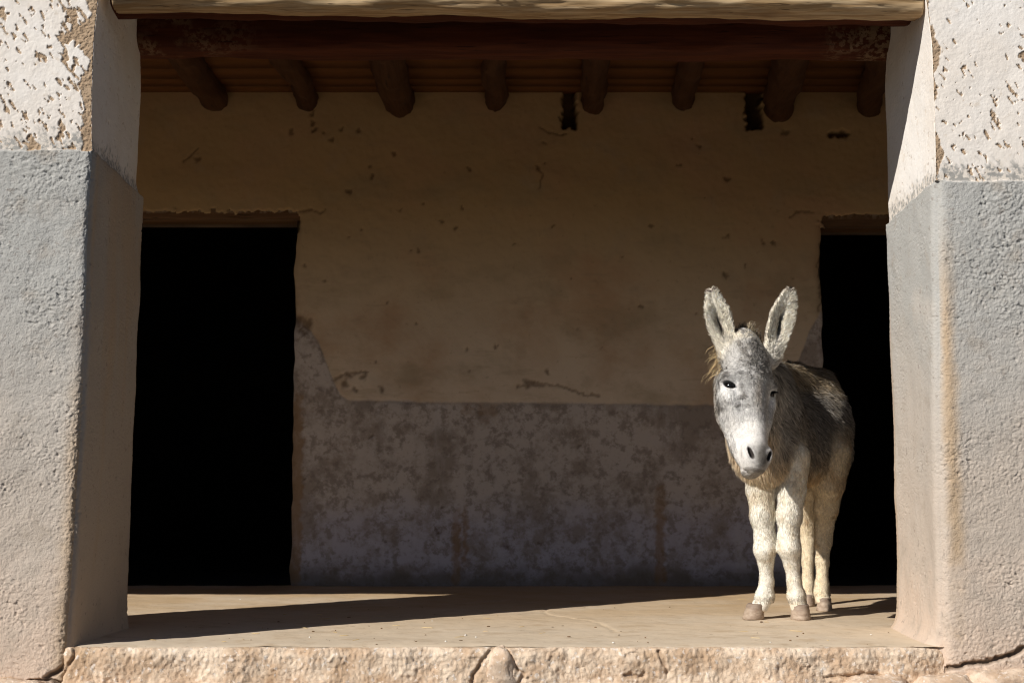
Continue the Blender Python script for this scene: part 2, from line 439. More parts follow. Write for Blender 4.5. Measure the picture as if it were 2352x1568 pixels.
LB = [(290, 1425), (300, 1200), (312, 900), (320, 700), (327, 470), (329, 452), (319, 425), (324, 360), (332, 200), (329, 110), (329, 0), (331, -100)]
RF = [(2152, 1460), (2149, 1100), (2146, 700), (2142, 450), (2141, 412), (2139, 300), (2132, 100), (2119, 0), (2110, -120)]
RB = [(2062, 1436), (2058, 1200), (2049, 900), (2040, 700), (2033, 520), (2034, 500), (2031, 460), (2029, 300), (2024, 200), (2030, 100), (2030, 0), (2029, -100)]
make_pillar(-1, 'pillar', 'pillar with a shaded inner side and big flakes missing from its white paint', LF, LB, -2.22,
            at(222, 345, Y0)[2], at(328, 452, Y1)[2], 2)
make_pillar(1, 'pillar', 'pillar beside the donkey with a sunlit inner side and brown streaked corner', RF, RB, 2.2,
            at(2140, 417, Y0)[2], at(2034, 512, Y1)[2], 4)

# ------------------------------------------------------------------ crumbling step edge below the floor
def make_plinth():
    xs = np.linspace(-1.55, 1.52, 800); s = np.linspace(0, 1, 100)
    zz = np.where(s < .12, .0, 0)
    Xp, S = np.meshgrid(xs, s, indexing='ij')
    z = np.interp(S, [0, .12, .17, .22, 1], [-.010, -.003, -.007, -.028, ZG-.03])
    y = np.interp(S, [0, .12, .17, .22, 1], [Y0+.03, Y0-.012, Y0-.026, Y0-.036, Y0-.045])
    P = np.stack([Xp, y, z], 2); q = P.reshape(-1, 3)
    big = fbm(q*5, 3, 61).reshape(Xp.shape); mid = fbm(q*19, 3, 63).reshape(Xp.shape); fine = fbm(q*80, 3, 66, .7).reshape(Xp.shape)
    wgt = sstep(.08, .2, S)
    d = (big*.010+mid*.0045+fine*.0040-np.clip(mid-.3, 0, 1)*.014)*wgt
    lipx = (fbm(np.stack([Xp.ravel()*6, Xp.ravel()*0, Xp.ravel()*0], 1), 4, 9)*.022).reshape(Xp.shape)
    P[:, :, 1] += lipx*(1-.6*wgt)
    P[:, :, 1] -= d; P[:, :, 2] += (mid*.004)*wgt
    # joints round the wedge stone and other cracks
    crack = np.zeros(Xp.shape); jg = fbm(q*26, 2, 68).reshape(Xp.shape)*.010
    lines = [[(1132, 1488), (1112, 1512), (1092, 1545), (1085, 1566), (1080, 1600)], [(1160, 1494), (1180, 1520), (1200, 1548), (1190, 1575), (1170, 1600)],
             [(1517, 1494), (1522, 1520), (1530, 1548)], [(1440, 1548), (1480, 1550)], [(1895, 1558), (2010, 1545), (2060, 1560)], [(165, 1472), (172, 1500), (150, 1540)]]
    for ln in lines:
        cp = [at(x, y, Y0-.04)[[0, 2]] for x, y in ln]
        for a, b in zip(cp[:-1], cp[1:]):
            crack = np.maximum(crack, sstep(.009, .003, seg_dist(P[:, :, 0]+jg, P[:, :, 2]+jg, a, b)))
    P[:, :, 1] += crack*.011+.035*sstep(1.22, 1.52, Xp)+.05*sstep(-1.49, -1.545, Xp)
    root = empty('stone_plinth', (0, Y0, ZG), 'crumbling cream plaster and stone edge along the bottom, below the porch floor', 'plinth')
    off = np.array(root.location)
    link('plaster_edge', raw_mesh('plaster_edge', P.reshape(-1, 3)-off, grid_faces(*Xp.shape), {'crack': crack.ravel()}), M_plinth, root)
    def stone(c, size, seed, wedge=None):
        n1, n2 = 40, 26
        u, v = np.meshgrid(np.linspace(0, 2*math.pi, n1, endpoint=False), np.linspace(0, math.pi, n2), indexing='ij')
        d = np.stack([np.cos(u)*np.sin(v), np.sin(u)*np.sin(v), np.cos(v)], 2)
        sp = np.sign(d)*np.abs(d)**.62
        if wedge is not None: sp[:, :, 0] *= np.interp(sp[:, :, 2], [-1, 1], wedge)
        Q = sp*np.array(size); qq = Q.reshape(-1, 3)+seed*3.1
        Q = Q+d*(fbm(qq*9, 3, 71).reshape(u.shape)*.016+fbm(qq*45, 3, 73, .7).reshape(u.shape)*.006)[..., None]
        Vv = Q.reshape(-1, 3)+np.array(c)-off
        i, j = np.meshgrid(np.arange(n1), np.arange(n2-1), indexing='ij')
        Fq = np.stack([i*n2+j, i*n2+j+1, ((i+1) % n1)*n2+j+1, ((i+1) % n1)*n2+j], 2).reshape(-1, 4)
        return link('stone', raw_mesh('stone', Vv, Fq, {'crack': np.zeros(len(Vv))}), M_stone, root)
    st = stone(at(1147, 1535, Y0-.03)+np.array((0, .035, 0)), (.072, .06, .068), 1, (1.0, .42))
    st['label'] = 'wedge shaped stone in the middle of the edge'
    for k, (x, y, w_, h_) in enumerate(((2010, 1590, .11, .055), (2165, 1583, .10, .050), (2300, 1573, .12, .055), (1800, 1612, .12, .06), (1600, 1618, .12, .055),
                                        (1380, 1620, .13, .055), (930, 1615, .12, .05), (700, 1612, .12, .045), (450, 1600, .12, .05), (230, 1598, .12, .045), (30, 1592, .13, .045))):
        stone(at(x, y, Y0-.05), (w_, .075, h_), 5+k)
make_plinth()

# ------------------------------------------------------------------ back wall with two doorways
DL = (at(330, 500, YB)[0]-.12, float(at(674, 900, YB)[0])); DR = (float(at(1888, 700, YB)[0]), 2.56)
ZD_L, ZD_R = at(500, 505, YB)[2], at(1950, 523, YB)[2]
WT = .25                              # thickness of the back wall at the doors
ZC = at(1176, 212, YB)[2]
def wall_uv(x, y):
    p = at(x, y, YB); return p[0], p[2]
def make_back_wall():
    xs = np.unique(np.concatenate([np.arange(-2.62, 2.9, .008), [DL[0], DL[1], DR[0], DR[1]]]))
    zs = np.unique(np.concatenate([np.arange(-.03, ZC+.14, .0075), [ZD_L, ZD_R]]))
    X, Z = np.meshgrid(xs, zs, indexing='ij')
    P = np.stack([X, np.full_like(X, YB), Z], 2); q = P.reshape(-1, 3)
    rp = lambda a: a.reshape(X.shape)
    n1 = rp(fbm(q*1.7, 3, 81)); n2 = rp(fbm(q*9, 3, 83)); n3 = rp(fbm(q*40, 3, 86, .6))
    line = [(600, 640), (684, 738), (715, 760), (735, 795), (760, 860), (780, 905), (800, 919), (1000, 924), (1300, 926), (1640, 931), (1760, 925), (1800, 905), (1830, 840), (1860, 760), (1886, 712), (1960, 640)]
    lx, lz = np.array([wall_uv(x, y) for x, y in line]).T
    zl = np.interp(X, lx, lz)+rp(fbm(q*np.array([7., 0, 0]), 3, 88))*.004
    dado = sstep(.008, -.008, Z-zl)
    groove = sstep(.016, .002, np.abs(Z-zl))*sstep(-1.2, -.9, X)
    pit = np.zeros(X.shape); rec = np.zeros(X.shape)
    spots = [(853, 383, 7), (853, 404, 5), (803, 440, 7), (715, 262, 6), (718, 283, 7), (722, 298, 6), (668, 303, 8), (745, 302, 4), (762, 320, 6), (785, 296, 4), (825, 300, 4),
             (905, 350, 4), (973, 470, 5), (1016, 507, 5), (1045, 522, 5), (1062, 478, 4), (940, 572, 4), (745, 648, 6), (700, 607, 4), (830, 527, 5), (918, 485, 4), (1078, 385, 5), (1255, 377, 5),
             (1250, 325, 4), (1370, 470, 3), (1560, 380, 4), (1605, 338, 6), (1590, 318, 4), (1672, 409, 8), (1805, 303, 8), (1668, 633, 8), (1670, 545, 6), (1755, 555, 5), (1717, 607, 4),
             (1475, 703, 4), (1425, 590, 3), (1268, 520, 4), (1495, 515, 6), (1073, 803, 5), (1075, 852, 3), (865, 833, 4), (1257, 854, 6), (965, 577, 4), (1385, 800, 3), (1140, 795, 4), (453, 365, 9), (405, 480, 4),
             (1780, 560, 5), (1880, 505, 4), (1830, 490, 4), (800, 545, 3), (1620, 455, 3), (1540, 600, 3), (1310, 640, 3), (1180, 560, 3), (890, 690, 3), (960, 740, 3), (1330, 760, 4), (1600, 720, 3), (1820, 640, 4),
             (835, 868, 8), (800, 862, 10), (792, 880, 12), (835, 855, 6), (815, 895, 9), (878, 893, 9), (1212, 883, 12), (1190, 889, 7), (1222, 880, 7), (850, 1000, 6), (690, 735, 16), (705, 745, 15), (695, 762, 10),
             (1330, 1025, 6), (1240, 1250, 6), (1160, 1255, 7), (1005, 1220, 6), (700, 1100, 4), (880, 1240, 5), (1600, 1190, 5), (1015, 1165, 5)]
    jx, jz = rp(fbm(q*24, 3, 91))*.020, rp(fbm(q*24+9, 3, 95))*.020
    for x, y, r in spots:
        u, v = wall_uv(x, y); rr = r*.85/431
        d = np.hypot(X+jx-u, Z+jz-v)
        pit = np.maximum(pit, sstep(rr*1.6, rr*.4, d)*.75)
    for ln in ([(690, 485), (715, 480), (735, 492), (750, 482)], [(1230, 883), (1290, 885), (1340, 905), (1375, 908)], [(1865, 490), (1840, 485), (1815, 498)], [(1235, 880), (1190, 890)],
               [(1885, 560), (1885, 700), (1878, 712)], [(1238, 430), (1245, 400), (1232, 380)], [(455, 340), (420, 375)], [(1240, 290), (1262, 305), (1300, 308)], [(770, 870), (800, 855), (830, 852)]):
        cp = [np.array(wall_uv(*c)) for c in ln]
        for a, b in zip(cp[:-1], cp[1:]):
            pit = np.maximum(pit, sstep(.010, .003, seg_dist(X+jx*.7, Z+jz*.7, a, b))*.6)
    def blk(x0, y0, x1, y1, soft=.010, k=1.0):
        (a, t), (b, s) = wall_uv(x0, y0), wall_uv(x1, y1)
        return sstep(-soft, soft, X+jx*k-a)*sstep(soft, -soft, X+jx*k-b)*sstep(-soft, soft, Z+jz*k-s)*sstep(soft, -soft, Z+jz*k-t)
    for bx in ((1292, 196, 1324, 293), (1714, 196, 1752, 296), (1903, 301, 1945, 313)):
        m = blk(*bx); pit = np.maximum(pit, m); rec = np.maximum(rec, m*(.10 if bx[1] < 250 else .03))
    lint = np.maximum(blk(200, 485, 684, 530, .006, 1.3), blk(1891, 493, 2300, 545, .006, 1.0))
    rec = np.maximum(rec, lint*.030)
    # plaster hugging the ends of the rafters
    drip = np.zeros(X.shape)
    for x0, y0, x1, y1 in ((1040, 1180, 1056, 1340), (1064, 1165, 1074, 1300), (1504, 1120, 1528, 1345), (668, 900, 690, 1345), (1100, 930, 1140, 955), (1060, 925, 1085, 945)):
        (a, t), (b, s) = wall_uv(x0, y0), wall_uv(x1, y1)
        drip = np.maximum(drip, sstep(-.012, .008, X+jx-a)*sstep(.012, -.008, X+jx-b)*sstep(-.05, .05, Z+jz*3-s)*sstep(.08, -.10, Z+jz*3-t))
    # rounded edges at the doors
    ed = np.full(X.shape, 9.0)
    for xd, zd, x2 in ((DL[1], ZD_L, 1), (DR[0], ZD_R, -1)):
        ed = np.minimum(ed, np.where(Z < zd+.02, np.where((X-xd)*x2 >= -1e-6, (X-xd)*x2, 9), 9))
    rnd = np.clip(1-ed/.045, 0, 1)**2*.02
    P[:, :, 1] += -n1*.012-n2*.0025-n3*.0009+rec+pit*.008*(rec < .01)-dado*.003+groove*.004+rnd
    wig = sstep(.12, 0, ed)*rp(fbm(q*np.array([0, 0, 5.]), 3, 97))*.012
    P[:, :, 0] += wig*(Z < 1.95)
    V = P.reshape(-1, 3); Fc = grid_faces(*X.shape)
    cx = X.ravel()[Fc].mean(1); cz = Z.ravel()[Fc].mean(1)
    hole = ((cx > DL[0]) & (cx < DL[1]) & (cz < ZD_L)) | ((cx > DR[0]) & (cx < DR[1]) & (cz < ZD_R))
    dm = dado.ravel()[Fc].mean(1) > .5
    root = empty('back_wall', (0, YB, 0), 'stained plaster wall at the back of the porch with two dark doorways', 'wall')
    off = np.array(root.location); at_ = {'pit': pit.ravel(), 'drip': drip.ravel(), 'dado': np.clip(.5-(Z-zl)/.09, 0, 1).ravel()}
    link('upper_plaster', sub_mesh('upper_plaster', V-off, Fc, ~hole & ~dm, at_), M_bw, root, label='yellowed limewash above the dirty grey band')
    link('lower_render', sub_mesh('lower_render', V-off, Fc, ~hole & dm, at_), M_bw, root, label='grimy grey band along the foot of the wall')
    # reveals of the doorways
    def reveal(x0, x1, zt):
        bm_v = []; f = []
        def quad(a, b, c, d):
            k = len(bm_v); bm_v.extend([a, b, c, d]); f.append((k, k+1, k+2, k+3))
        ya, yb_ = YB+.016, YB+WT
        quad((x0, ya, -.02), (x0, yb_, -.02), (x0, yb_, zt), (x0, ya, zt)); quad((x1, ya, -.02), (x1, ya, zt), (x1, yb_, zt), (x1, yb_, -.02))
        quad((x0, ya, zt), (x0, yb_, zt), (x1, yb_, zt), (x1, ya, zt))
        return link('door_reveal', raw_mesh('door_reveal', np.array(bm_v)-off, np.array(f), smooth=False), M_dark, root)
    M_dark = mat_plain('dark_reveal', (.20, .15, .11), (.12, .09, .07), 5)  # darker brown than the wall plaster
    reveal(DL[0]-.004, DL[1]+.004, ZD_L+.003); reveal(DR[0]-.004, DR[1]+.004, ZD_R+.003)
    link('wall_core', box_mesh('wall_core', 2.88, 7, -.001, .45, -.02, ZC+.2), M_bw, root)
    link('wall_core', box_mesh('wall_core', -7, -2.60, -.001, .45, -.02, ZC+.2), M_bw, root)
    # timber lintels over the doors
    for (x0, x1, zb, zt, lab) in ((DL[0]-.2, DL[1]+.05, ZD_L-.004, at(500, 482, YB)[2]+.02, 'bark brown timber over the left doorway'),
                                  (DR[0]-.02, DR[1]+.2, ZD_R-.004, at(1950, 493, YB)[2]+.02, 'greyish timber over the right doorway')):
        n = 120; ring = 20
        xx = np.linspace(x0, x1, n); an = np.linspace(0, 2*math.pi, ring, endpoint=False)
        cs = np.sign(np.cos(an))*np.abs(np.cos(an))**.35; sn = np.sign(np.sin(an))*np.abs(np.sin(an))**.35
        Q = np.zeros((n, ring, 3)); Q[:, :, 0] = xx[:, None]
        Q[:, :, 1] = YB+.085+cs*.07; Q[:, :, 2] = (zb+zt)/2+sn*(zt-zb)/2
        k = fbm(Q.reshape(-1, 3)*np.array([4., 26, 26]), 3, 101).reshape(n, ring)
        Q[:, :, 1] += k*.008
        up_ = sn > .5
        Fq = np.concatenate([grid_faces(n, ring), np.stack([np.arange(n-1)*ring+ring-1, (np.arange(n-1)+1)*ring+ring-1, (np.arange(n-1)+1)*ring, np.arange(n-1)*ring], 1)])
        pt = sstep(.2, .9, np.repeat(sn[None], n, 0)+.5*k)
        link('door_lintel', raw_mesh('door_lintel', Q.reshape(-1, 3)-off, Fq, {'paint': pt.ravel()}), M_lintel, root, label=lab)
make_back_wall()
# unlit rooms behind the doorways
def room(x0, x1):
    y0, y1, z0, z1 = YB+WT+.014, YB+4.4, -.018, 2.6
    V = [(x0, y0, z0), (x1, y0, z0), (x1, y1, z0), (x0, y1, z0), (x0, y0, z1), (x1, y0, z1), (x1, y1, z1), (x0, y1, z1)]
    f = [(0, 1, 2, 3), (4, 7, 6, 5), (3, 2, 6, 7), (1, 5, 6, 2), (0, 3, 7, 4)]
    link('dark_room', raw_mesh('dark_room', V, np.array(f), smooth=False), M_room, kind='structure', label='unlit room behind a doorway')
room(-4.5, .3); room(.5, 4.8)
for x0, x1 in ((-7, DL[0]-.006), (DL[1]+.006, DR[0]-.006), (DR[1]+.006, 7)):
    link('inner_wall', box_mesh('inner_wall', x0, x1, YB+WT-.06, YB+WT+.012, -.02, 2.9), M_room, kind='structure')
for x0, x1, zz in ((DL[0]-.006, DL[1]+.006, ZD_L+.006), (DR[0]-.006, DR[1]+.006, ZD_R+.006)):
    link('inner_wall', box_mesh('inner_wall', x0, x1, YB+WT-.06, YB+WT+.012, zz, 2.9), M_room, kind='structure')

# ------------------------------------------------------------------ beams over the opening
def log_mesh(name, x0, x1, cy, zc, ry, rz, seed, power=.6, n=300, ring=44, rough=.006, zdrop=0.0, paint=False, groove=.006):
    xx = np.linspace(x0, x1, n); an = np.linspace(0, 2*math.pi, ring, endpoint=False)
    cs = np.sign(np.cos(an))*np.abs(np.cos(an))**power; sn = np.sign(np.sin(an))*np.abs(np.sin(an))**power
    Q = np.zeros((n, ring, 3)); Q[:, :, 0] = xx[:, None]
    t = (xx-x0)/(x1-x0)
    ryv, rzv = (np.interp(t, [0, 1], np.atleast_1d(v)[[0, -1]]) for v in (ry, rz))
    zcv = np.interp(t, [0, 1], np.atleast_1d(zc)[[0, -1]])-zdrop*4*t*(1-t)
    Q[:, :, 1] = cy+cs*ryv[:, None]; Q[:, :, 2] = zcv[:, None]+sn*rzv[:, None]
    q = Q.reshape(-1, 3)
    k = fbm(q*np.array([2.2, 9, 9])+seed, 3, seed).reshape(n, ring)*rough*1.6+fbm(q*np.array([5., 45, 45])+seed, 3, seed+3).reshape(n, ring)*groove
    Q[:, :, 1] += cs*k; Q[:, :, 2] += sn*k
    Fq = np.concatenate([grid_faces(n, ring), np.stack([np.arange(n-1)*ring+ring-1, (np.arange(n-1)+1)*ring+ring-1, (np.arange(n-1)+1)*ring, np.arange(n-1)*ring], 1)])
    V = np.concatenate([Q.reshape(-1, 3), [Q[0].mean(0), Q[-1].mean(0)]])
    c0, c1 = n*ring, n*ring+1
    i = np.arange(ring); tri = np.concatenate([np.stack([i, (i+1) % ring, np.full(ring, c0)], 1), np.stack([(n-1)*ring+(i+1) % ring, (n-1)*ring+i, np.full(ring, c1)], 1)])
    pt = np.zeros(len(V))
    if paint:
        xx_ = V[:, 0]
        pt = np.maximum(sstep(x0+.75, x0+.1, xx_)*.8, sstep(x1-.45, x1-.30, xx_)*.7)
        pt = pt*np.clip(.35+1.6*fbm(V*np.array([7., 7., 11.]), 3, 3), 0, 1)
    return raw_mesh(name, V, [Fq, tri], {'paint': pt})
zb0, zb1 = at(300, 29, Y0+.085)[2], at(2100, 45, Y0+.085)[2]
bx0, bx1 = at(252, 10, Y0)[0], at(2119, 30, Y0)[0]
BR = .12
lint = empty('lintel_beam', (0, Y0, 0), 'pale weathered squared timber across the top of the opening, its front face sunlit', 'beam')
off = np.array(lint.location)
lm = log_mesh('timber', bx0, bx1+.01, Y0+.076, (zb0+BR, zb1+BR), .082, BR, 7, .80, 460, 80, .006, 0, False, .006)
lo = link('timber', lm, M_beam, lint); lo.location = (0, -Y0, 0)
for xn, zn in ((1128, -16), (1166, -18)):          # iron nails that throw slanting shadows on the timber
    p = at(xn, zn, Y0-.02)
    nm = log_mesh('nail', 0, .11, 0, 0, .0035, .0035, 3, 1.0, 8, 10, 0, 0, False, 0)
    o = link('nail', nm, M_iron, lint); o.location = (p[0], -.115, p[2]); o.rotation_euler = (0, 0, R(90))
zl0, zl1 = at(330, 126, Y1+.02)[2], at(2035, 134, Y1+.02)[2]
zt0, zt1 = at(330, 36, Y1)[2], at(2035, 66, Y1)[2]
inner = link('log_beam', log_mesh('log_beam', -1.62, 1.64, Y1+.03, ((zl0+zt0)/2+.02, (zl1+zt1)/2+.02), (.085, .08), ((zt0-zl0)/2+.02, (zt1-zl1)/2+.02), 13, .72, 260, 44, .006, .004, True, .003), M_log)
inner['label'] = 'thick red brown log under the rafters with whitewash smears at both ends'; inner['category'] = 'beam'; inner['kind'] = 'thing'
zm0, zm1 = at(400, 30, Y0+.24)[2], at(1900, 56, Y0+.24)[2]
mid = link('log_beam', log_mesh('log_beam', -1.56, 1.58, Y0+.24, (zm0+.09, zm1+.09), .105, .09, 17, .6, 200, 40, .008, 0, False, .004), M_log)
mid['label'] = 'reddish plank log half hidden between the pale lintel and the thick red log'; mid['category'] = 'beam'; mid['kind'] = 'thing'

# masonry above and beside the opening, outside the frame but shading the porch
fw = empty('front_wall', (0, Y0, 0), 'whitewashed wall above the porch opening', 'wall')
zt = zb1+2*BR-.02
link('wall_face', box_mesh('wall_face', -7, 7, .003, JT-.09, zt, 3.3), M_white, fw)
link('wall_face', box_mesh('wall_face', -7, -2.24, .0, JT-.1, zb0, zt-.002), M_white, fw)
link('wall_face', box_mesh('wall_face', 2.22, 7, .0, JT-.1, zb1, zt-.002), M_white, fw)
link('wall_face', box_mesh('wall_face', -7, -4.9, .0, JT-.1, ZG, zb0-.002), M_white, fw)
link('wall_face', box_mesh('wall_face', 4.7, 7, .0, JT-.1, ZG, zb1-.002), M_white, fw)
link('wall_face', box_mesh('wall_face', -7.2, -7.002, -.001, YB-Y0+.4, ZG, 3.3), M_white, fw)
link('wall_face', box_mesh('wall_face', 7.002, 7.2, -.001, YB-Y0+.4, ZG, 3.3), M_white, fw)

# ------------------------------------------------------------------ roof: boards and round rafters
roof = empty('porch_roof', (0, YB, ZC), 'brown board ceiling of the porch carried on round log rafters', 'roof')
SL = .045
def zceil(Y): return ZC-SL*(YB-Y)
off = np.array(roof.location)
edges = [YB+.05]; 
while edges[-1] > Y0+JT-.1: edges.append(edges[-1]-rs.uniform(.17, .27))
for k in range(len(edges)-1):
    y1_, y0_ = edges[k]-.0008, edges[k+1]+.0008
    zz = rs.uniform(-.002, .002)
    ends = sorted([-6.9, 6.9, -2.6+rs.uniform(-.4, .4), 2.6+rs.uniform(-.4, .4)])
    for a, b in zip(ends[:-1], ends[1:]):
        n = 40; xx = np.linspace(a+.003, b-.003, n)
        pr = np.array([(y0_, 0), (y1_, 0), (y1_, .03), (y0_, .03)])
        Q = np.zeros((n, 4, 3)); Q[:, :, 0] = xx[:, None]; Q[:, :, 1] = pr[:, 0]
        Q[:, :, 2] = pr[:, 1]+np.array([zceil(y) for y in pr[:, 0]])+zz
        Q[:, :, 2] += (fbm(np.stack([xx*1.5, xx*0+k, xx*0], 1), 2, 111)*.003)[:, None]
        Fq = np.concatenate([grid_faces(n, 4), np.stack([np.arange(n-1)*4+3, (np.arange(n-1)+1)*4+3, (np.arange(n-1)+1)*4, np.arange(n-1)*4], 1)])
        link('board', raw_mesh('board', Q.reshape(-1, 3)-off, Fq, smooth=False), M_plank, roof)
link('earth_layer', box_mesh('earth_layer', -7.2, 7.2, Y0-YB+JT-.092, .45, .08, .35), M_roof, roof)
RAF = [(492, 257, 400, 66), (706, 256, 630, 50), (917, 270, 878, 74), (1137, 259, 1137, 50), (1360, 263, 1370, 54), (1571, 257, 1597, 54), (1789, 285, 1832, 72), (1997, 272, 2035, 60)]
for k, (xe, ye, xt, wd) in enumerate(RAF):
    p1 = at(xe, ye, YB); r1 = wd/431/2
    p1 = p1+np.array((0, 0, r1))
    d = ray(xt, 130)                       # meet the rafters' own sloping plane
    t = (p1[2]-r1-SL*YB-CAM_H)/(d[2]-SL*d[1]); pt_ = np.array((d[0]*t, d[1]*t, CAM_H+d[2]*t+r1))
    dirv = (pt_-p1); dirv /= dirv[1]
    n, ring = 60, 24; yy = np.linspace(YB+.05, Y1-.06, n)
    an = np.linspace(0, 2*math.pi, ring, endpoint=False)
    c = p1[None]+dirv[None]*(yy-YB)[:, None]
    rr = np.interp(yy, [Y1, YB], [r1*1.0, r1])
    Q = np.zeros((n, ring, 3)); Q[:] = c[:, None]
    Q[:, :, 0] += np.cos(an)[None]*rr[:, None]; Q[:, :, 2] += np.sin(an)[None]*rr[:, None]
    k_ = fbm(Q.reshape(-1, 3)*np.array([14., 4, 14])+k, 3, 121+k).reshape(n, ring)*.016
    bend = fbm(np.stack([yy*1.1, yy*0+k*3.3, yy*0], 1), 2, 131)*.035*sstep(0, .25, YB-yy)
    Q[:, :, 0] += bend[:, None]
    Q[:, :, 0] += np.cos(an)*k_; Q[:, :, 2] += np.sin(an)*k_
    Fq = np.concatenate([grid_faces(n, ring), np.stack([np.arange(n-1)*ring+ring-1, (np.arange(n-1)+1)*ring+ring-1, (np.arange(n-1)+1)*ring, np.arange(n-1)*ring], 1)])
    link('rafter', raw_mesh('rafter', Q.reshape(-1, 3)-off, Fq[:, ::-1]), M_rafter, roof)

# ------------------------------------------------------------------ small litter on the floor
def bits(name, n, mat, label, size, region, flat):
    V = []; f = []
    for _ in range(n):
        x, y = region(); a = rs.uniform(0, 6.28); l, b, h = size()
        ca, sa = math.cos(a), math.sin(a); k = len(V)
        for (u, v, s) in ((-1, -1, 0), (1, -.6, 0), (.8, 1, 0), (-.7, .9, 0), (-.6, -.5, 1), (.7, -.4, 1), (.5, .6, 1), (-.5, .5, 1)):
            V.append((x+(u*l*ca-v*b*sa), y+(u*l*sa+v*b*ca), .001+s*h))
        f += [(k, k+1, k+5, k+4), (k+1, k+2, k+6, k+5), (k+2, k+3, k+7, k+6), (k+3, k, k+4, k+7), (k+4, k+5, k+6, k+7)]
    o = link(name, raw_mesh(name, V, np.array(f), smooth=False), mat, kind='stuff', label=label)
    return o
reg = lambda: (rs.uniform(-1.3, 1.4), Y0+.02+abs(rs.normal())*.8)
bits('dirt_crumbs', 55, mat_plain('crumb_brown', (.20, .11, .05), (.10, .06, .03), 30), 'small brown dirt crumbs scattered over the porch floor', lambda: (abs(rs.normal())*.004+.0012, abs(rs.normal())*.0025+.001, rs.uniform(.001, .003)), reg, 0)
bits('pale_chips', 10, mat_plain('chip_white', (.80, .77, .70), (.70, .66, .60), 30), 'tiny white plaster chips scattered over the porch floor', lambda: (rs.uniform(.002, .006), rs.uniform(.002, .004), rs.uniform(.002, .004)), reg, 0)
bits('straw_bits', 35, mat_plain('straw', (.66, .50, .26), (.55, .38, .18), 30), 'bits of yellow straw scattered over the porch floor', lambda: (rs.uniform(.010, .028), .0012, .002), reg, 0)

# ------------------------------------------------------------------ donkey
def nrm(v): return v/(np.linalg.norm(v)+1e-12)
FWD = nrm(np.array((-.44, -.90, 0.))); LAT = np.array((-FWD[1], FWD[0], 0.))      # LAT points to the donkey's left (picture right)
hoofs = {'FR': onfloor(1731, 1421), 'FL': onfloor(1838, 1423), 'HR': onfloor(1856, 1391), 'HL': onfloor(1894, 1402)}
OC = np.mean([onfloor(1784, 1423), onfloor(1876, 1398)], 0)
_ss = np.linspace(-.9, .6, 301); _yw = np.radians(np.interp(_ss, [-.45, -.1, .3], [62, 43, 14]))
_dx = np.stack([-np.sin(_yw), -np.cos(_yw)], 1)*(_ss[1]-_ss[0]); _cx = np.cumsum(_dx, 0); _cx -= _cx[180]
def spine(s):
    f = np.array([-np.sin(np.interp(s, _ss, _yw)), -np.cos(np.interp(s, _ss, _yw)), 0.])
    p = np.array([np.interp(s, _ss, _cx[:, 0]), np.interp(s, _ss, _cx[:, 1]), 0.])
    return p, f, np.array((-f[1], f[0], 0.))
BOFF = np.array((-.070, 0, 0))
def B(s, l, z):
    p, f, lt = spine(s); return OC+BOFF+p+lt*l+np.array((0, 0, z))
def RBs(s):
    p, f, lt = spine(s); return np.stack([lt, f, np.array((0, 0, 1.))])
# head frame
YH = 5.47
HA = at(1729, 782, YH); HB = at(1744, 1085, YH-.20)
HU = nrm(HB-HA); HS = np.linalg.norm(HB-HA)/.52
HW = np.array((math.sin(R(20)), -math.cos(R(20)), 0)); HW = nrm(HW-HU*(HW@HU)); HV = np.cross(HW, HU)
def Hd(u, v, w): return HA+HS*(HU*u+HV*v+HW*w)
RH = np.stack([HV, HU, HW])           # rows: lateral, along face, front
RB_ = np.stack([LAT, FWD, np.array((0, 0, 1.))])
prims = []                             # (group, kind, data, k, op)
def ell(g, c, rad, rot, k=.03, op=1): prims.append((g, 'e', (np.array(c), np.array(rad), rot), k, op))
def cap(g, a, b, ra, rb, k=.03, op=1): prims.append((g, 'c', (np.array(a), np.array(b), ra, rb), k, op))
def chain(g, pts, k=.02):
    for (a, ra), (b, rb) in zip(pts[:-1], pts[1:]): cap(g, a, b, ra, rb, k)
# trunk
for s_ in (.08, -.06, -.18):
    ell('body', B(s_, 0, .775), (.145, .21, .190), RBs(s_), .05)
    ell('body', B(s_, 0, .715), (.150, .20, .175), RBs(s_), .05)
ell('body', B(.19, .01, .76), (.122, .16, .215), RBs(.19), .06)
ell('body', B(-.28, 0, .845), (.145, .150, .165), RBs(-.28), .06)
for s in (-1, 1):
    ell('body', B(.19, s*.074+.01, .75), (.055, .11, .17), RBs(.19), .05)      # shoulders
    ell('body', B(-.28, s*.080, .72), (.070, .13, .19), RBs(-.28), .05)   # thighs
for sa, sb, za, zb_ in ((.17, .03, 1.0, .995), (.03, -.13, .995, .99), (-.13, -.31, .99, .985)):
    cap('body', B(sa, 0, za), B(sb, 0, zb_), .05, .055, .08)
# neck
NP = Hd(.085, 0, -.10)
cap('neck', B(.20, 0, .86), NP+np.array((0, .03, -.03)), .125, .082, .07)
cap('neck', B(.15, .01, .955), NP+np.array((.02, .03, .02)), .085, .062, .06)
cap('neck', B(.28, 0, .70), Hd(.17, 0, -.13), .10, .065, .06)
# chest front
ell('body', B(.27, .015, .67), (.098, .08, .13), RBs(.27), .06)
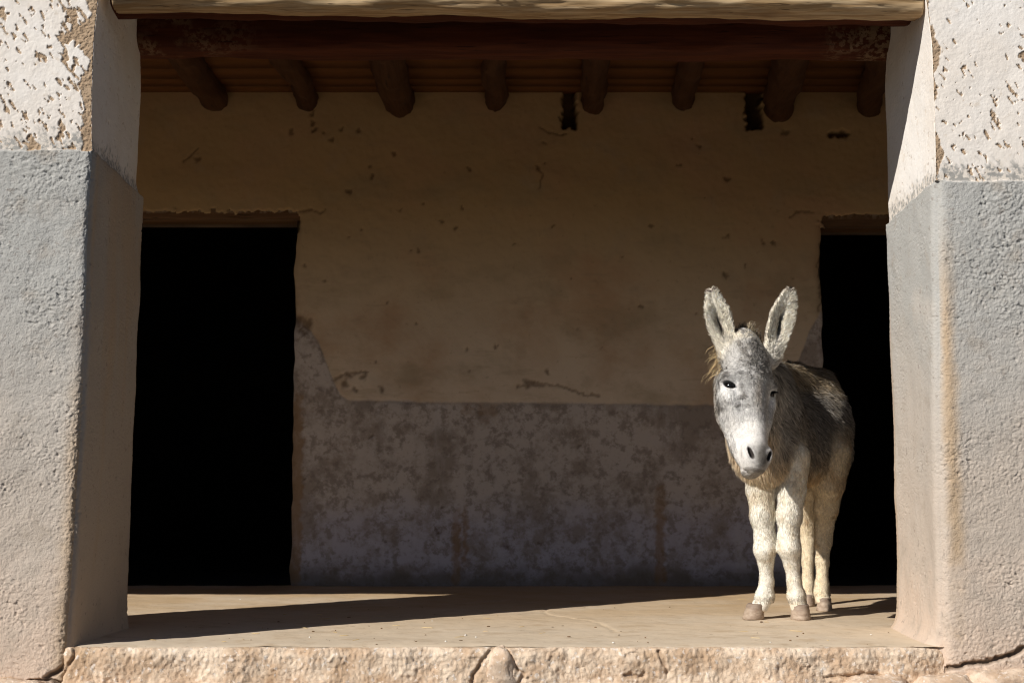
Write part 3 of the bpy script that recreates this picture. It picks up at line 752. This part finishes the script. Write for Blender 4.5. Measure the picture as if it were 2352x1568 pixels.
# legs
def P3(x, y, base, dy=0.0): return at(x, y, base[1]+dy)
def leg_front(key, pts):
    b = hoofs[key]
    chain('legF', [(P3(x, y, b, dy), r) for x, y, dy, r in pts], .018)
leg_front('FR', [(1742, 1050, .02, .066), (1748, 1125, .01, .056), (1752, 1185, .0, .047), (1757, 1236, -.004, .039), (1757, 1262, -.012, .043), (1759, 1288, .0, .030), (1761, 1335, .006, .026), (1757, 1368, .008, .035), (1746, 1392, .0, .029), (1737, 1404, -.004, .031)])
leg_front('FL', [(1822, 1050, .02, .066), (1818, 1125, .01, .054), (1813, 1185, .0, .046), (1811, 1236, -.004, .039), (1813, 1260, -.012, .043), (1818, 1290, .0, .030), (1824, 1335, .006, .026), (1829, 1368, .006, .034), (1834, 1390, .0, .029), (1837, 1404, -.004, .031)])
def leg_hind(key, pts):
    b = hoofs[key]
    chain('legH', [(P3(x, y, b, dy), r) for x, y, dy, r in pts], .018)
leg_hind('HL', [(1908, 1030, -.06, .085), (1903, 1110, -.03, .064), (1898, 1165, .02, .048), (1893, 1215, .055, .036), (1891, 1243, .058, .034), (1889, 1290, .04, .0255), (1888, 1340, .02, .0255), (1887, 1360, .01, .030), (1891, 1378, .0, .028), (1893, 1387, -.004, .029)])
leg_hind('HR', [(1868, 1050, -.06, .080), (1862, 1110, -.03, .060), (1859, 1165, .02, .046), (1857, 1215, .055, .035), (1857, 1243, .058, .033), (1856, 1290, .04, .025), (1856, 1335, .02, .025), (1855, 1352, .01, .029), (1855, 1370, .0, .027), (1856, 1378, -.004, .028)])
# head
def eye_frame(s):
    en = nrm(HV*s*.66+HW*.75); eh = nrm(HV*.75-HW*s*.66)          # outward normal, horizontal tangent
    t = -s*.42; c, q = math.cos(t), math.sin(t)
    return Hd(.186, s*.0895, -.028), en, eh*c+HU*q, HU*c-eh*q
k_ = HS
def hell(u, v, w_, rv, ru, rw, k=.03, op=1, tilt=0.0):
    Rm = RH
    if tilt:
        c, s = math.cos(tilt), math.sin(tilt)
        Rm = np.stack([HV*c+HU*s, -HV*s+HU*c, HW])
    ell('head', Hd(u, v, w_), np.array((rv, ru, rw))*HS, Rm, k, op)
hell(.075, 0, -.055, .078, .10, .080)
hell(-.008, 0, -.070, .058, .066, .060, .04)
hell(.135, 0, -.022, .078, .095, .050, .035)
for s in (-1, 1):
    hell(.158, s*.082, -.050, .032, .034, .044, .022, 1, s*.30)
    cap('head', Hd(.146, s*.062, -.018), Hd(.168, s*.096, -.044), .020*HS, .018*HS, .016)   # brow ridge
    cap('head', Hd(.215, s*.086, -.040), Hd(.315, s*.060, -.030), .016*HS, .010*HS, .016)  # facial crest     # brow / orbit
    hell(.225, s*.052, -.095, .040, .105, .075, .04)               # jaw muscle
    hell(.218, s*.084, -.066, .020, .040, .028, .03)               # cheek bone
cap('head', Hd(.17, 0, -.026), Hd(.40, 0, -.012), .052*HS, .037*HS, .03)
cap('head', Hd(.24, 0, -.10), Hd(.43, 0, -.070), .058*HS, .040*HS, .04)
hell(.330, 0, -.070, .074, .125, .058, .04)
hell(.450, 0, -.036, .049, .068, .052, .03)
hell(.474, 0, -.022, .041, .038, .040, .02)
hell(.494, 0, -.062, .032, .026, .030, .016)                        # lower lip / chin
for s in (-1, 1):
    hell(.448, s*.038, -.008, .020, .036, .023, .014, 1, s*.25)      # nostril wing
for s in (-1, 1):
    ec, en, eh, ev_ = eye_frame(s)
    ell('head', ec, np.array((.023, .0112, .020))*HS, np.stack([eh, ev_, en]), .006, -1)     # eye opening
    hell(.455, s*.0375, .012, .0056, .021, .019, .005, -1, s*.42)    # nostril
for s in (-1, 1):
    cap('head', Hd(.497, s*.046, -.054), Hd(.510, 0, -.026), .0035*HS, .0035*HS, .006, -1)   # line of the mouth
# ears
EARS = {}
def ear(key, base, tip, facing):
    a = tip-base; L = np.linalg.norm(a); a = a/L
    c = nrm(facing-a*(facing@a)); b = np.cross(a, c)
    EARS[key] = (base, a, b, c, L)
    prims.append(('ear'+key, 'r', (base, a, b, c, L), .014, 1))
ear('R', at(1671, 806, YH+.05), at(1632, 662, YH+.035), np.array((-.10, -1, .05)))
ear('L', at(1774, 806, YH+.05), at(1814, 662, YH+.035), np.array((.22, -1, .05)))
for key in EARS:
    b0, a0 = EARS[key][0], EARS[key][1]
    cap('head', b0-a0*.035+np.array((0, .012, 0)), b0+a0*.03+np.array((0, .018, 0)), .036, .026, .03)
EW, ET = .049, .0070
def ear_local(d, p):
    base, a, b, c, L = d; q = p-base
    return (q@a)/L, q@b, q@c, L
def ear_w(t): return EW*np.interp(t, [-.2, 0, .15, .35, .55, .75, .9, .96, 1.0], [.62, .66, .84, 1.0, .98, .76, .46, .28, .06])
def ear_cs(t, bb):
    w_ = ear_w(t); x = np.clip(np.abs(bb)/w_, 0, 1.3)
    return -.20*w_*(1-x*x)*np.interp(t, [0, .3, .8, 1], [1.0, 1.0, .7, .35])-.019*np.exp(-((bb-.004*np.sin(t*9))/.0095)**2)*sstep(.10, .22, t)*sstep(.74, .50, t)+.012-.010*np.clip(t, 0, 1)
def prim_dist(pr, p):
    g, kd, d, k, op = pr
    if kd == 'e':
        c, r, rot = d; q = (p-c)@rot.T
        k0 = np.linalg.norm(q/r, axis=-1); k1 = np.linalg.norm(q/(r*r), axis=-1)+1e-9
        return k0*(k0-1)/k1
    if kd == 'c':
        a, b, ra, rb = d; ab = b-a; t = np.clip(((p-a)@ab)/(ab@ab), 0, 1)
        return np.linalg.norm(p-a-t[..., None]*ab, axis=-1)-(ra+(rb-ra)*t)
    t, bb, cc, L = ear_local(d, p)
    w_ = ear_w(t); dd = (np.abs(cc-ear_cs(t, bb)))*.62-ET
    return np.maximum(np.maximum(dd, (np.abs(bb)-w_)*.9), np.maximum(-t*L-.02, (t-1)*L))
def prim_box(pr):
    g, kd, d, k, op = pr; m = k+.02
    if kd == 'e': e = np.max(d[1])+m; return d[0]-e, d[0]+e
    if kd == 'c':
        e = max(d[2], d[3])+m; return np.minimum(d[0], d[1])-e, np.maximum(d[0], d[1])+e
    b = d[0]; t = d[0]+d[1]*d[4]; e = .065+m; return np.minimum(b, t)-e, np.maximum(b, t)+e
HSTEP = 0.0052
def build_body():
    los, his = zip(*[prim_box(p) for p in prims if p[4] > 0]); lo = np.min(los, 0); hi = np.max(his, 0)
    lo[2] = max(lo[2], .03)
    n = np.ceil((hi-lo)/HSTEP).astype(int)+1
    fld = np.full(n, .5, np.float32)
    ax = [lo[i]+HSTEP*np.arange(n[i]) for i in range(3)]
    for pr in prims:
        a, b = prim_box(pr)
        i0 = np.clip(np.floor((a-lo)/HSTEP).astype(int), 0, n-1); i1 = np.clip(np.ceil((b-lo)/HSTEP).astype(int)+1, 0, n)
        if np.any(i1 <= i0): continue
        gx = np.stack(np.meshgrid(*[ax[i][i0[i]:i1[i]] for i in range(3)], indexing='ij'), -1)
        d = prim_dist(pr, gx).astype(np.float32); k = pr[3]
        sl_ = tuple(slice(i0[i], i1[i]) for i in range(3)); f = fld[sl_]
        if pr[4] > 0:
            h = np.maximum(k-np.abs(f-d), 0)/k; fld[sl_] = np.minimum(f, d)-h*h*k*.25
        else:
            d = -d; h = np.maximum(k-np.abs(f-d), 0)/k; fld[sl_] = np.maximum(f, d)+h*h*k*.25
    fld[:, :, 0] = np.maximum(fld[:, :, 0], .001)
    ins = fld < 0
    c8 = [ins[dx:n[0]-1+dx, dy:n[1]-1+dy, dz:n[2]-1+dz] for dx in (0, 1) for dy in (0, 1) for dz in (0, 1)]
    cnt = sum(c.astype(np.int8) for c in c8)
    act = np.argwhere((cnt > 0) & (cnt < 8))
    vid = np.full(n-1, -1, np.int32); vid[tuple(act.T)] = np.arange(len(act))
    offs = np.array([(dx, dy, dz) for dx in (0, 1) for dy in (0, 1) for dz in (0, 1)])
    vals = np.stack([fld[tuple((act+o).T)] for o in offs], 1)
    acc = np.zeros((len(act), 3)); num = np.zeros(len(act))
    for i in range(8):
        for j in range(i+1, 8):
            if np.abs(offs[i]-offs[j]).sum() != 1: continue
            a, b = vals[:, i], vals[:, j]; m = (a < 0) != (b < 0)
            t = np.where(m, a/np.where(m, a-b, 1), 0)
            acc += np.where(m[:, None], offs[i]+(offs[j]-offs[i])*t[:, None], 0); num += m
    V = lo+HSTEP*(act+acc/num[:, None])
    quads = []
    for axd in range(3):
        s0 = [slice(None)]*3; s1 = [slice(None)]*3
        s0[axd] = slice(0, -1); s1[axd] = slice(1, None)
        A, Bq = ins[tuple(s0)], ins[tuple(s1)]
        e = np.argwhere(A != Bq)
        o1, o2 = [(1, 2), (2, 0), (0, 1)][axd]
        e = e[(e[:, o1] > 0) & (e[:, o2] > 0) & (e[:, o1] < n[o1]-1) & (e[:, o2] < n[o2]-1)]
        d1 = np.zeros(3, int); d1[o1] = 1; d2 = np.zeros(3, int); d2[o2] = 1
        qd = np.stack([vid[tuple((e-d1-d2).T)], vid[tuple((e-d2).T)], vid[tuple(e.T)], vid[tuple((e-d1).T)]], 1)
        flip = ~A[tuple(e.T)]
        qd[flip] = qd[flip][:, ::-1]
        quads.append(qd)
    Q = np.concatenate(quads)
    # smooth a little
    for it in range(2):
        s = np.zeros_like(V); c = np.zeros(len(V))
        for i in range(4):
            a, b = Q[:, i], Q[:, (i+1) % 4]
            for ax_ in range(3):
                s[:, ax_] += np.bincount(a, V[b, ax_], len(V))+np.bincount(b, V[a, ax_], len(V))
            c += np.bincount(a, minlength=len(V))+np.bincount(b, minlength=len(V))
        V = V*.5+.5*s/np.maximum(c, 1)[:, None]
    fn = np.cross(V[Q[:, 2]]-V[Q[:, 0]], V[Q[:, 3]]-V[Q[:, 1]])
    N = np.zeros_like(V)
    for i in range(4):
        for ax_ in range(3): N[:, ax_] += np.bincount(Q[:, i], fn[:, ax_], len(V))
    N /= np.linalg.norm(N, axis=1)[:, None]+1e-12
    return V, Q, N, np.linalg.norm(fn, axis=1)/2
bV, bQ, bN, bA = build_body()
GR = ['body', 'neck', 'legF', 'legH', 'head', 'earR', 'earL']
def region_weights(p):
    D = []
    for g in GR:
        d = np.full(len(p), 9.0)
        for pr in prims:
            if pr[0] == g and pr[4] > 0: d = np.minimum(d, prim_dist(pr, p))
        D.append(d)
    D = np.stack(D, 1); Wt = np.exp(-np.maximum(D, -.01)/.012); return Wt/Wt.sum(1)[:, None]
def coat_fields(p, nv):
    W_ = region_weights(p)
    hq = ((p-HA)@RH.T)/HS; hv, hu, hw = hq[:, 0], hq[:, 1], hq[:, 2]
    s = (p-OC-BOFF)@FWD; l = (p-OC-BOFF)@LAT; z = p[:, 2]
    nz_ = nv[:, 2]
    n1 = fbm(p*9, 3, 201); n2 = fbm(p*26, 3, 205); n3 = fbm(p*60, 2, 209)
    C = lambda *c: np.array(c)[None]
    mixc = lambda a, b, t: a*(1-t[:, None])+b*t[:, None]
    ones = np.ones((len(p), 1))
    # trunk: dark grey flank, tan topline, cream belly
    body = ones*C(.29, .265, .24)
    body = mixc(body, C(.34, .29, .23), sstep(.0, .5, n2)*.7)
    body = mixc(body, C(.47, .36, .22), sstep(.90, .985, z+.03*n1)*.75)
    body = mixc(body, C(.64, .48, .30), sstep(.69, .56, z+.05*n1))
    body = mixc(body, C(.80, .66, .48), sstep(.20, .32, s+.03*n1)*sstep(.12, .03, l+.02*n1)*.95)
    neck = mixc(ones*C(.52, .48, .43), C(.22, .205, .19), sstep(-.1, .5, n2))
    neck = mixc(neck, C(.72, .58, .42), sstep(.90, .76, z+.04*n1)*sstep(.12, .03, l+.02*n1))
    legF = mixc(ones*C(.95, .90, .79), C(.80, .64, .44), sstep(.05, .55, n1+.35*n2)*.45)
    legH = mixc(ones*C(.86, .74, .55), C(.64, .48, .30), sstep(.1, .5, n1+.3*n2)*.7)
    legF = mixc(legF, C(.30, .26, .22), sstep(.012, .0, np.abs(z-.082+.01*n2))*.5)
    # head
    head = mixc(ones*C(.64, .625, .605), C(.24, .225, .21), sstep(-.02, .42, n2*.6+n1*.75)*.95)
    fore = np.exp(-((hv/.055)**2+((hu-.09)/.085)**2))
    head = mixc(head, C(.19, .175, .16), np.clip(fore*(.95+.9*n3), 0, .9)*(hw > -.06))
    mids = np.exp(-((hv/.018)**2+((hu-.23)/.07)**2)); head = mixc(head, C(.42, .34, .26), np.clip(mids*.6, 0, 1))
    for sg in (-1, 1):
        e = Hd(.206, sg*.084, -.03); d = np.linalg.norm(p-e, axis=1)/HS
        head = mixc(head, C(.95, .93, .90), sstep(.056, .028, d+.006*n2)*.92)
    wt = sstep(.305, .345, hu+.012*n1+.25*np.abs(hv)*.4)
    head = mixc(head, C(.90, .865, .82), wt)
    side = sstep(.02, .055, np.abs(hv))*sstep(.24, .34, hu)
    head = mixc(head, C(.90, .88, .85), side*.5)
    tip = np.exp(-(((hv-.006)/.029)**2+((hu-.466)/.040)**2))*(hw > -.06)
    head = mixc(head, C(.13, .115, .095), np.clip(tip*1.25, 0, .9))
    chin = sstep(-.003, .004, hu-.510+6*hv*hv)*(hw < .01)
    head = mixc(head, C(.36, .33, .29), chin*.55)
    mn = sstep(.006, .002, np.abs(hu-.510+6*hv*hv))*(hw < .01); head = mixc(head, C(.12, .105, .09), mn*.5)
    for sg in (-1, 1):
        qd = np.stack([hv-sg*.0375, hu-.455, hw-.008], 1); ca_, sa_ = math.cos(.45), sg*math.sin(.45)
        d = np.sqrt(((qd[:, 0]*ca_+qd[:, 1]*sa_)/.0090)**2+((-qd[:, 0]*sa_+qd[:, 1]*ca_)/.025)**2)
        head = mixc(head, C(.035, .028, .025), sstep(1.12, .85, d)*(hw > -.014))
    pl = sstep(.015, -.03, hu)*(hw > -.13); head = mixc(head, C(.74, .66, .52), pl*.8*sstep(.25, -.1, n2))
    jaw = sstep(-.10, -.14, hw); head = mixc(head, C(.55, .48, .40), jaw*.6)
    # ears
    ecol = []
    for key in ('R', 'L'):
        t, bb, cc, L = ear_local(EARS[key], p)
        front = sstep(-.1, .3, nv@EARS[key][3])
        rim = sstep(.70, .98, np.abs(bb)/ear_w(t))
        e = mixc(ones*C(.60, .54, .46), C(.97, .90, .76), front*(1-.25*rim))
        e = mixc(e, C(.40, .35, .29), sstep(-.1, .6, n2)*.22)
        e = mixc(e, C(.16, .095, .075), sstep(.90, .965, t+.02*n1)*sstep(1.0, .955, t)*.9)
        e = mixc(e, C(.055, .038, .028), np.exp(-((bb-.004*np.sin(t*9))/.0075)**2)*sstep(.16, .28, t)*sstep(.64, .45, t)*front)  # dark slit: shade of the ear's hollow put into the colour
        ecol.append(e)
    cols_ = [body, neck, legF, legH, head, *ecol]
    tone = sum(W_[:, i:i+1]*c for i, c in enumerate(cols_))
    # flow of the hair
    dn = np.array((0, 0, -1.))
    out = np.sign(hv)[:, None]*HV[None]
    fl = [ones*(-FWD*.75+dn*.65)[None]+ones*0, ones*(-FWD*.35+dn*.95)[None], ones*(dn)[None], ones*(dn)[None],
          ones*(HU*.9)[None]*sstep(.10, .22, hu)[:, None]+ones*(-HU*.5)[None]*sstep(.16, .06, hu)[:, None]+out*.55*sstep(.0, .05, np.abs(hv))[:, None],
          ones*EARS['R'][1][None], ones*EARS['L'][1][None]]
    for i, key in ((5, 'R'), (6, 'L')):
        t, bb, cc, L = ear_local(EARS[key], p)
        fl[i] = fl[i]+np.sign(bb)[:, None]*EARS[key][2][None]*.8
    T = sum(W_[:, i:i+1]*f for i, f in enumerate(fl))
    T = T+.35*np.stack([fbm(p*7+3, 2, 221), fbm(p*7+8, 2, 223), fbm(p*7+13, 2, 225)], 1)
    T = T+.55*np.stack([pnoise(p*48+3, 231), pnoise(p*48+8, 233), pnoise(p*48+13, 235)], 1)
    T = T-nv*np.sum(T*nv, 1)[:, None]; T /= np.linalg.norm(T, axis=1)[:, None]+1e-9
    # hair length
    Lh = np.array([.042, .038, .012, .012, .013, .016, .016]); ln = (W_@Lh)*np.clip(1+.5*n2, .6, 1.5)
    wh = W_[:, 4]
    ln = ln*(1-wh)+wh*np.interp(hu, [0, .1, .2, .3, .36, .42, .5], [.016, .012, .010, .010, .006, .003, .0035])*1.0
    ln = np.where((wh > .4) & (hw < -.05) & (hu < .42), np.maximum(ln, .018), ln)
    for sg in (-1, 1):
        ec, en, eh, ev_ = eye_frame(sg); q_ = (p-ec)/HS; d = np.linalg.norm(q_, axis=1)
        de = np.sqrt(((q_@eh)/.0235)**2+((q_@ev_)/.0118)**2)
        ln = np.where(d < .036, np.minimum(ln, .006), ln); ln = np.where((de < 1.05) & (d < .045), 0, ln)
        qd = np.stack([hv-sg*.0375, hu-.455], 1); ca_, sa_ = math.cos(.45), sg*math.sin(.45)
        d = np.sqrt(((qd[:, 0]*ca_+qd[:, 1]*sa_)/.0090)**2+((-qd[:, 0]*sa_+qd[:, 1]*ca_)/.025)**2)
        ln = np.where((d < 1.1) & (hw > -.014), 0, ln)
    lowleg = sstep(.42, .25, z)*(W_[:, 2]+W_[:, 3]); ln = ln*(1-.35*lowleg)
    back = np.clip(nv@(-FWD), 0, 1); ln = ln*(1+.7*back*(W_[:, 2]+W_[:, 3]))
    chestl = W_[:, 0]*sstep(.2, .3, s); ln = ln*(1+.3*chestl)
    ln = np.clip(np.minimum(ln, (z-.063)*1.3), 0, 1)
    return tone, T, ln, W_
tone_v, _, _, _ = coat_fields(bV, bN)
M_skin, M_fur = mat_coat('donkey_hide', False), mat_coat('donkey_hair', True)
donk = empty('donkey', tuple(OC), 'young grey and cream donkey standing in the sun with its ears up', 'donkey')
rgba = lambda c: np.concatenate([np.clip(c, 0, 1), np.ones((len(c), 1))], 1)
body_o = link('body', raw_mesh('body', bV-OC, bQ, {'tone': rgba(tone_v*.88)}), M_skin, donk)

def strands(name, p, n, T, ln, tone, width, lift=.24, rnd=None, label=None):
    m = len(p); rnd = rnd or np.random.RandomState(3)
    T = T+rnd.normal(size=(m, 3))*.22; T -= n*np.sum(T*n, 1)[:, None]; T /= np.linalg.norm(T, axis=1)[:, None]+1e-9
    ln = ln*rnd.uniform(.55, 1.25, m); lf = lift*rnd.uniform(.5, 1.5, m)
    p0 = p-n*.002
    p1 = p+(T*.50+n*(lf*.85)[:, None])*ln[:, None]
    p2 = p+(T*.98+n*(lf*.95)[:, None])*ln[:, None]
    d = p2-p0; d /= np.linalg.norm(d, axis=1)[:, None]+1e-9
    sd = np.cross(n, d); sd /= np.linalg.norm(sd, axis=1)[:, None]+1e-9
    up = np.cross(d, sd); a = rnd.uniform(-.95, .95, m)
    S = sd*np.cos(a)[:, None]+up*np.sin(a)[:, None]
    wv = (width*rnd.uniform(.6, 1.4, m))[:, None]*.5
    V = np.stack([p0-S*wv, p0+S*wv, p1-S*wv*.8, p1+S*wv*.8, p2], 1)
    b = np.arange(m)*5
    quad = np.stack([b, b+1, b+3, b+2], 1); tri = np.stack([b+2, b+3, b+4], 1)
    g = np.cross(V[:, 1]-V[:, 0], V[:, 2]-V[:, 0]); fl = np.sum(g*n, 1) < 0
    quad[fl] = quad[fl][:, ::-1]; tri[fl] = tri[fl][:, ::-1]
    nj = n+rnd.normal(size=(m, 3))*.16; nj /= np.linalg.norm(nj, axis=1)[:, None]
    tn = tone*rnd.uniform(.68, 1.25, m)[:, None]
    tn = np.repeat(tn[:, None], 5, 1); tn[:, :2] *= .88; tn[:, 4] *= 1.06
    me = raw_mesh(name, V.reshape(-1, 3)-OC, [quad, tri], {'tone': rgba(tn.reshape(-1, 3)), 'fn': np.repeat(nj[:, None], 5, 1).reshape(-1, 3)}, smooth=False)
    return link(name, me, M_fur, donk, kind='stuff', **({'label': label} if label else {}))
def sample(m, weight, rnd):
    pw = bA*weight; fi = rnd.choice(len(bQ), m, p=pw/pw.sum())
    u, v = rnd.uniform(size=(2, m, 1)); q = bQ[fi]
    bil = lambda A: (1-u)*(1-v)*A[q[:, 0]]+u*(1-v)*A[q[:, 1]]+u*v*A[q[:, 2]]+(1-u)*v*A[q[:, 3]]
    p = bil(bV); n = bil(bN); n /= np.linalg.norm(n, axis=1)[:, None]+1e-9
    return p, n
rn = np.random.RandomState(21)
fc = bV[bQ].mean(1); Wf = region_weights(fc)
den = 1+1.3*(Wf[:, 4]+Wf[:, 5]+Wf[:, 6])+.3*(Wf[:, 2]+Wf[:, 3])
p, n = sample(190000, den, rn)
tone, T, ln, Wt = coat_fields(p, n)
keep = ln > .0015
p, n, tone, T, ln, Wt = (a[keep] for a in (p, n, tone, T, ln, Wt))
# salt and pepper: some dark and some pale hairs where the coat is grey
lum = tone.mean(1); grey = sstep(.55, .30, lum)
r_ = rn.uniform(size=len(p))
tone = np.where((r_ < .22*grey)[:, None], tone*.40, tone); tone = np.where((r_ > 1-.22*grey)[:, None], tone*.4+np.array((.55, .51, .45))*.6, tone)
strands('coat', p, n, T, ln, tone*(1+(.40-.26*(Wt[:, 2]+Wt[:, 3])-.14*Wt[:, 4])*np.clip(pnoise(p*95, 241)+.6*pnoise(p*190, 242), -1, 1))[:, None], .0026, lift=.22-.08*Wt[:, 0], rnd=rn, label='shaggy grey and cream coat')
# upright mane along the crest, and a tuft between the ears
def crest(m):
    A, Bp = Hd(-.066, 0, -.060), B(.12, 0, 1.0)
    t = rn.uniform(size=m)**2.0
    c = A[None]+(Bp-A)[None]*t[:, None]; c[:, 2] += np.sin(t*math.pi)*.015-.01
    c = c+LAT[None]*rn.normal(size=m)[:, None]*.014
    nn = np.array((0, 0, 1.))[None]+LAT[None]*rn.normal(size=m)[:, None]*.25; nn /= np.linalg.norm(nn, axis=1)[:, None]
    TT = np.repeat((-FWD)[None], m, 0)+rn.normal(size=(m, 3))*.3
    tn = np.where(rn.uniform(size=(m, 1)) < np.where(t < .12, .8, .4)[:, None], np.array((.62, .52, .37))[None], np.array((.13, .11, .095))[None])
    return c, nn, TT, tn
c, nn, TT, tn = crest(3400)
strands('mane', c, nn, TT, np.full(len(c), .042), tn, .002, .8, rnd=rn, label='short upright mane between the ears')
# long pale hairs behind the cheek on the picture's left
m = 110; t = rn.uniform(size=m)
c = at(1662, 795, YH+.06)[None]+(at(1652, 850, YH+.06)-at(1662, 795, YH+.06))[None]*t[:, None]+rn.normal(size=(m, 3))*.014
nn = np.repeat(np.array((-.8, -.5, .1))[None], m, 0); nn /= np.linalg.norm(nn[0])
TT = np.array((-.5, 0, -1.))[None]+rn.normal(size=(m, 3))*.3
strands('cheek_tuft', c, nn, TT, rn.uniform(.03, .075, m), np.repeat(np.array((.72, .54, .30))[None], m, 0), .0013, .6, rnd=rn, label='long straw coloured hairs behind the cheek')

# hooves
def make_hoof(key, topx, topy, dirv, w_, h_):
    b = hoofs[key]; top = at(topx, topy, b[1]); dirv = nrm(dirv); lat = np.array((-dirv[1], dirv[0], 0))
    nr, ring = 9, 28; an = np.linspace(0, 2*math.pi, ring, endpoint=False)
    V = []
    for i in range(nr):
        t = i/(nr-1); c = np.array((b[0], b[1], 0))*(1-t)+np.array((top[0], top[1], 0))*t
        sc_ = np.interp(t, [0, .08, .75, .9, 1.0], [1.0, 1.02, .88, .90, .80])
        for a in an:
            fx = math.cos(a); fy = math.sin(a)
            rr = 1.0+(.12*fx if fx > 0 else -.04)
            V.append(c+dirv*(fx*w_*.52*sc_*rr+.010*(1-t))+lat*fy*w_*.5*sc_+np.array((0, 0, .001+h_*t)))
    V = np.array(V); V += (fbm(V*40, 3, 301)*.0022)[:, None]*np.array((1, 1, 0))
    Fq = np.concatenate([grid_faces(nr, ring), np.stack([np.arange(nr-1)*ring+ring-1, (np.arange(nr-1)+1)*ring+ring-1, (np.arange(nr-1)+1)*ring, np.arange(nr-1)*ring], 1)])
    capf = [list(range(ring))[::-1], [(nr-1)*ring+i for i in range(ring)]]
    V = np.concatenate([V, [V[:ring].mean(0), V[-ring:].mean(0)]]); i = np.arange(ring)
    tri = np.concatenate([np.stack([(i+1) % ring, i, np.full(ring, nr*ring)], 1), np.stack([(nr-1)*ring+i, (nr-1)*ring+(i+1) % ring, np.full(ring, nr*ring+1)], 1)])
    link('hoof', raw_mesh('hoof', V-OC, [Fq[:, ::-1], tri]), M_hoof, donk)
th = NT('pinkish_horn', .6, .3)
zz = th.xyz()[2]
cc = th.mix(th.ramp(th.noise(30, 5, .6, k=(1, 1, 2.5)), .35, .65), (.28, .205, .15), (.42, .33, .25))
cc = th.mix(th.ramp(zz, .030, .055, 0, .6), cc, (.17, .125, .10)); th.color(cc); th.bump(th.noise(120, 4, .6, k=(1, 1, 3)), .5, .003)
M_hoof = th.m
make_hoof('FR', 1737, 1400, np.array((-.45, -.9, 0)), .084, .062)
make_hoof('FL', 1838, 1400, np.array((-.05, -1, 0)), .080, .062)
make_hoof('HL', 1893, 1384, np.array((-.25, -.95, 0)), .068, .056)
make_hoof('HR', 1856, 1376, np.array((-.25, -.95, 0)), .062, .054)
# eyes
te = NT('dark_eye', .10, .45); te.color((.006, .0045, .004))
for sg in (-1, 1):
    n1_, n2_ = 24, 14
    u, v = np.meshgrid(np.linspace(0, 2*math.pi, n1_, endpoint=False), np.linspace(0, math.pi, n2_), indexing='ij')
    d = np.stack([np.cos(u)*np.sin(v), np.sin(u)*np.sin(v), np.cos(v)], 2).reshape(-1, 3)*np.array((.0225, .0225, .0225))*HS
    i, j = np.meshgrid(np.arange(n1_), np.arange(n2_-1), indexing='ij')
    Fq = np.stack([i*n2_+j, i*n2_+j+1, ((i+1) % n1_)*n2_+j+1, ((i+1) % n1_)*n2_+j], 2).reshape(-1, 4)
    e = link('eye', raw_mesh('eye', d@RH+(eye_frame(sg)[0]-eye_frame(sg)[1]*.0165*HS)-OC, Fq), te.m, donk)
    # lashes and upper lid
    m = 90; t = rn.uniform(-1, 1, m)
    ec, en, eh, ev_ = eye_frame(sg)
    c = ec[None]+HS*(eh[None]*(t*.021)[:, None]+ev_[None]*(-.0125+.006*t*t)[:, None]+en[None]*(.004-.006*np.abs(t))[:, None])
    nn = np.repeat(en[None], m, 0)
    TT = np.repeat((ev_*.9+en*.3)[None], m, 0)+rn.normal(size=(m, 3))*.15
    strands('eyelash', c, nn, TT, np.full(m, .016), np.full((m, 3), .03), .0016, .9, rnd=rn)
# tail, hidden behind the rump
tp = [B(-.44, -.06, .88), B(-.48, -.10, .82), B(-.49, -.13, .70), B(-.48, -.15, .55), B(-.47, -.15, .42)]
tv = []; ring = 14
for q_, r_t in zip(tp, (.03, .027, .022, .03, .036)):
    for a in np.linspace(0, 2*math.pi, ring, endpoint=False): tv.append(q_+LAT*math.cos(a)*r_t+FWD*math.sin(a)*r_t)
tv.append(tp[-1]+np.array((0, 0, -.1))); nt_ = len(tp)
Fq = np.concatenate([grid_faces(nt_, ring), np.stack([np.arange(nt_-1)*ring+ring-1, (np.arange(nt_-1)+1)*ring+ring-1, (np.arange(nt_-1)+1)*ring, np.arange(nt_-1)*ring], 1)])
i = np.arange(ring); tri = np.stack([(nt_-1)*ring+i, (nt_-1)*ring+(i+1) % ring, np.full(ring, nt_*ring)], 1)
link('tail', raw_mesh('tail', np.array(tv)-OC, [Fq, tri], {'tone': rgba(np.full((len(tv), 3), .15))}), M_skin, donk)
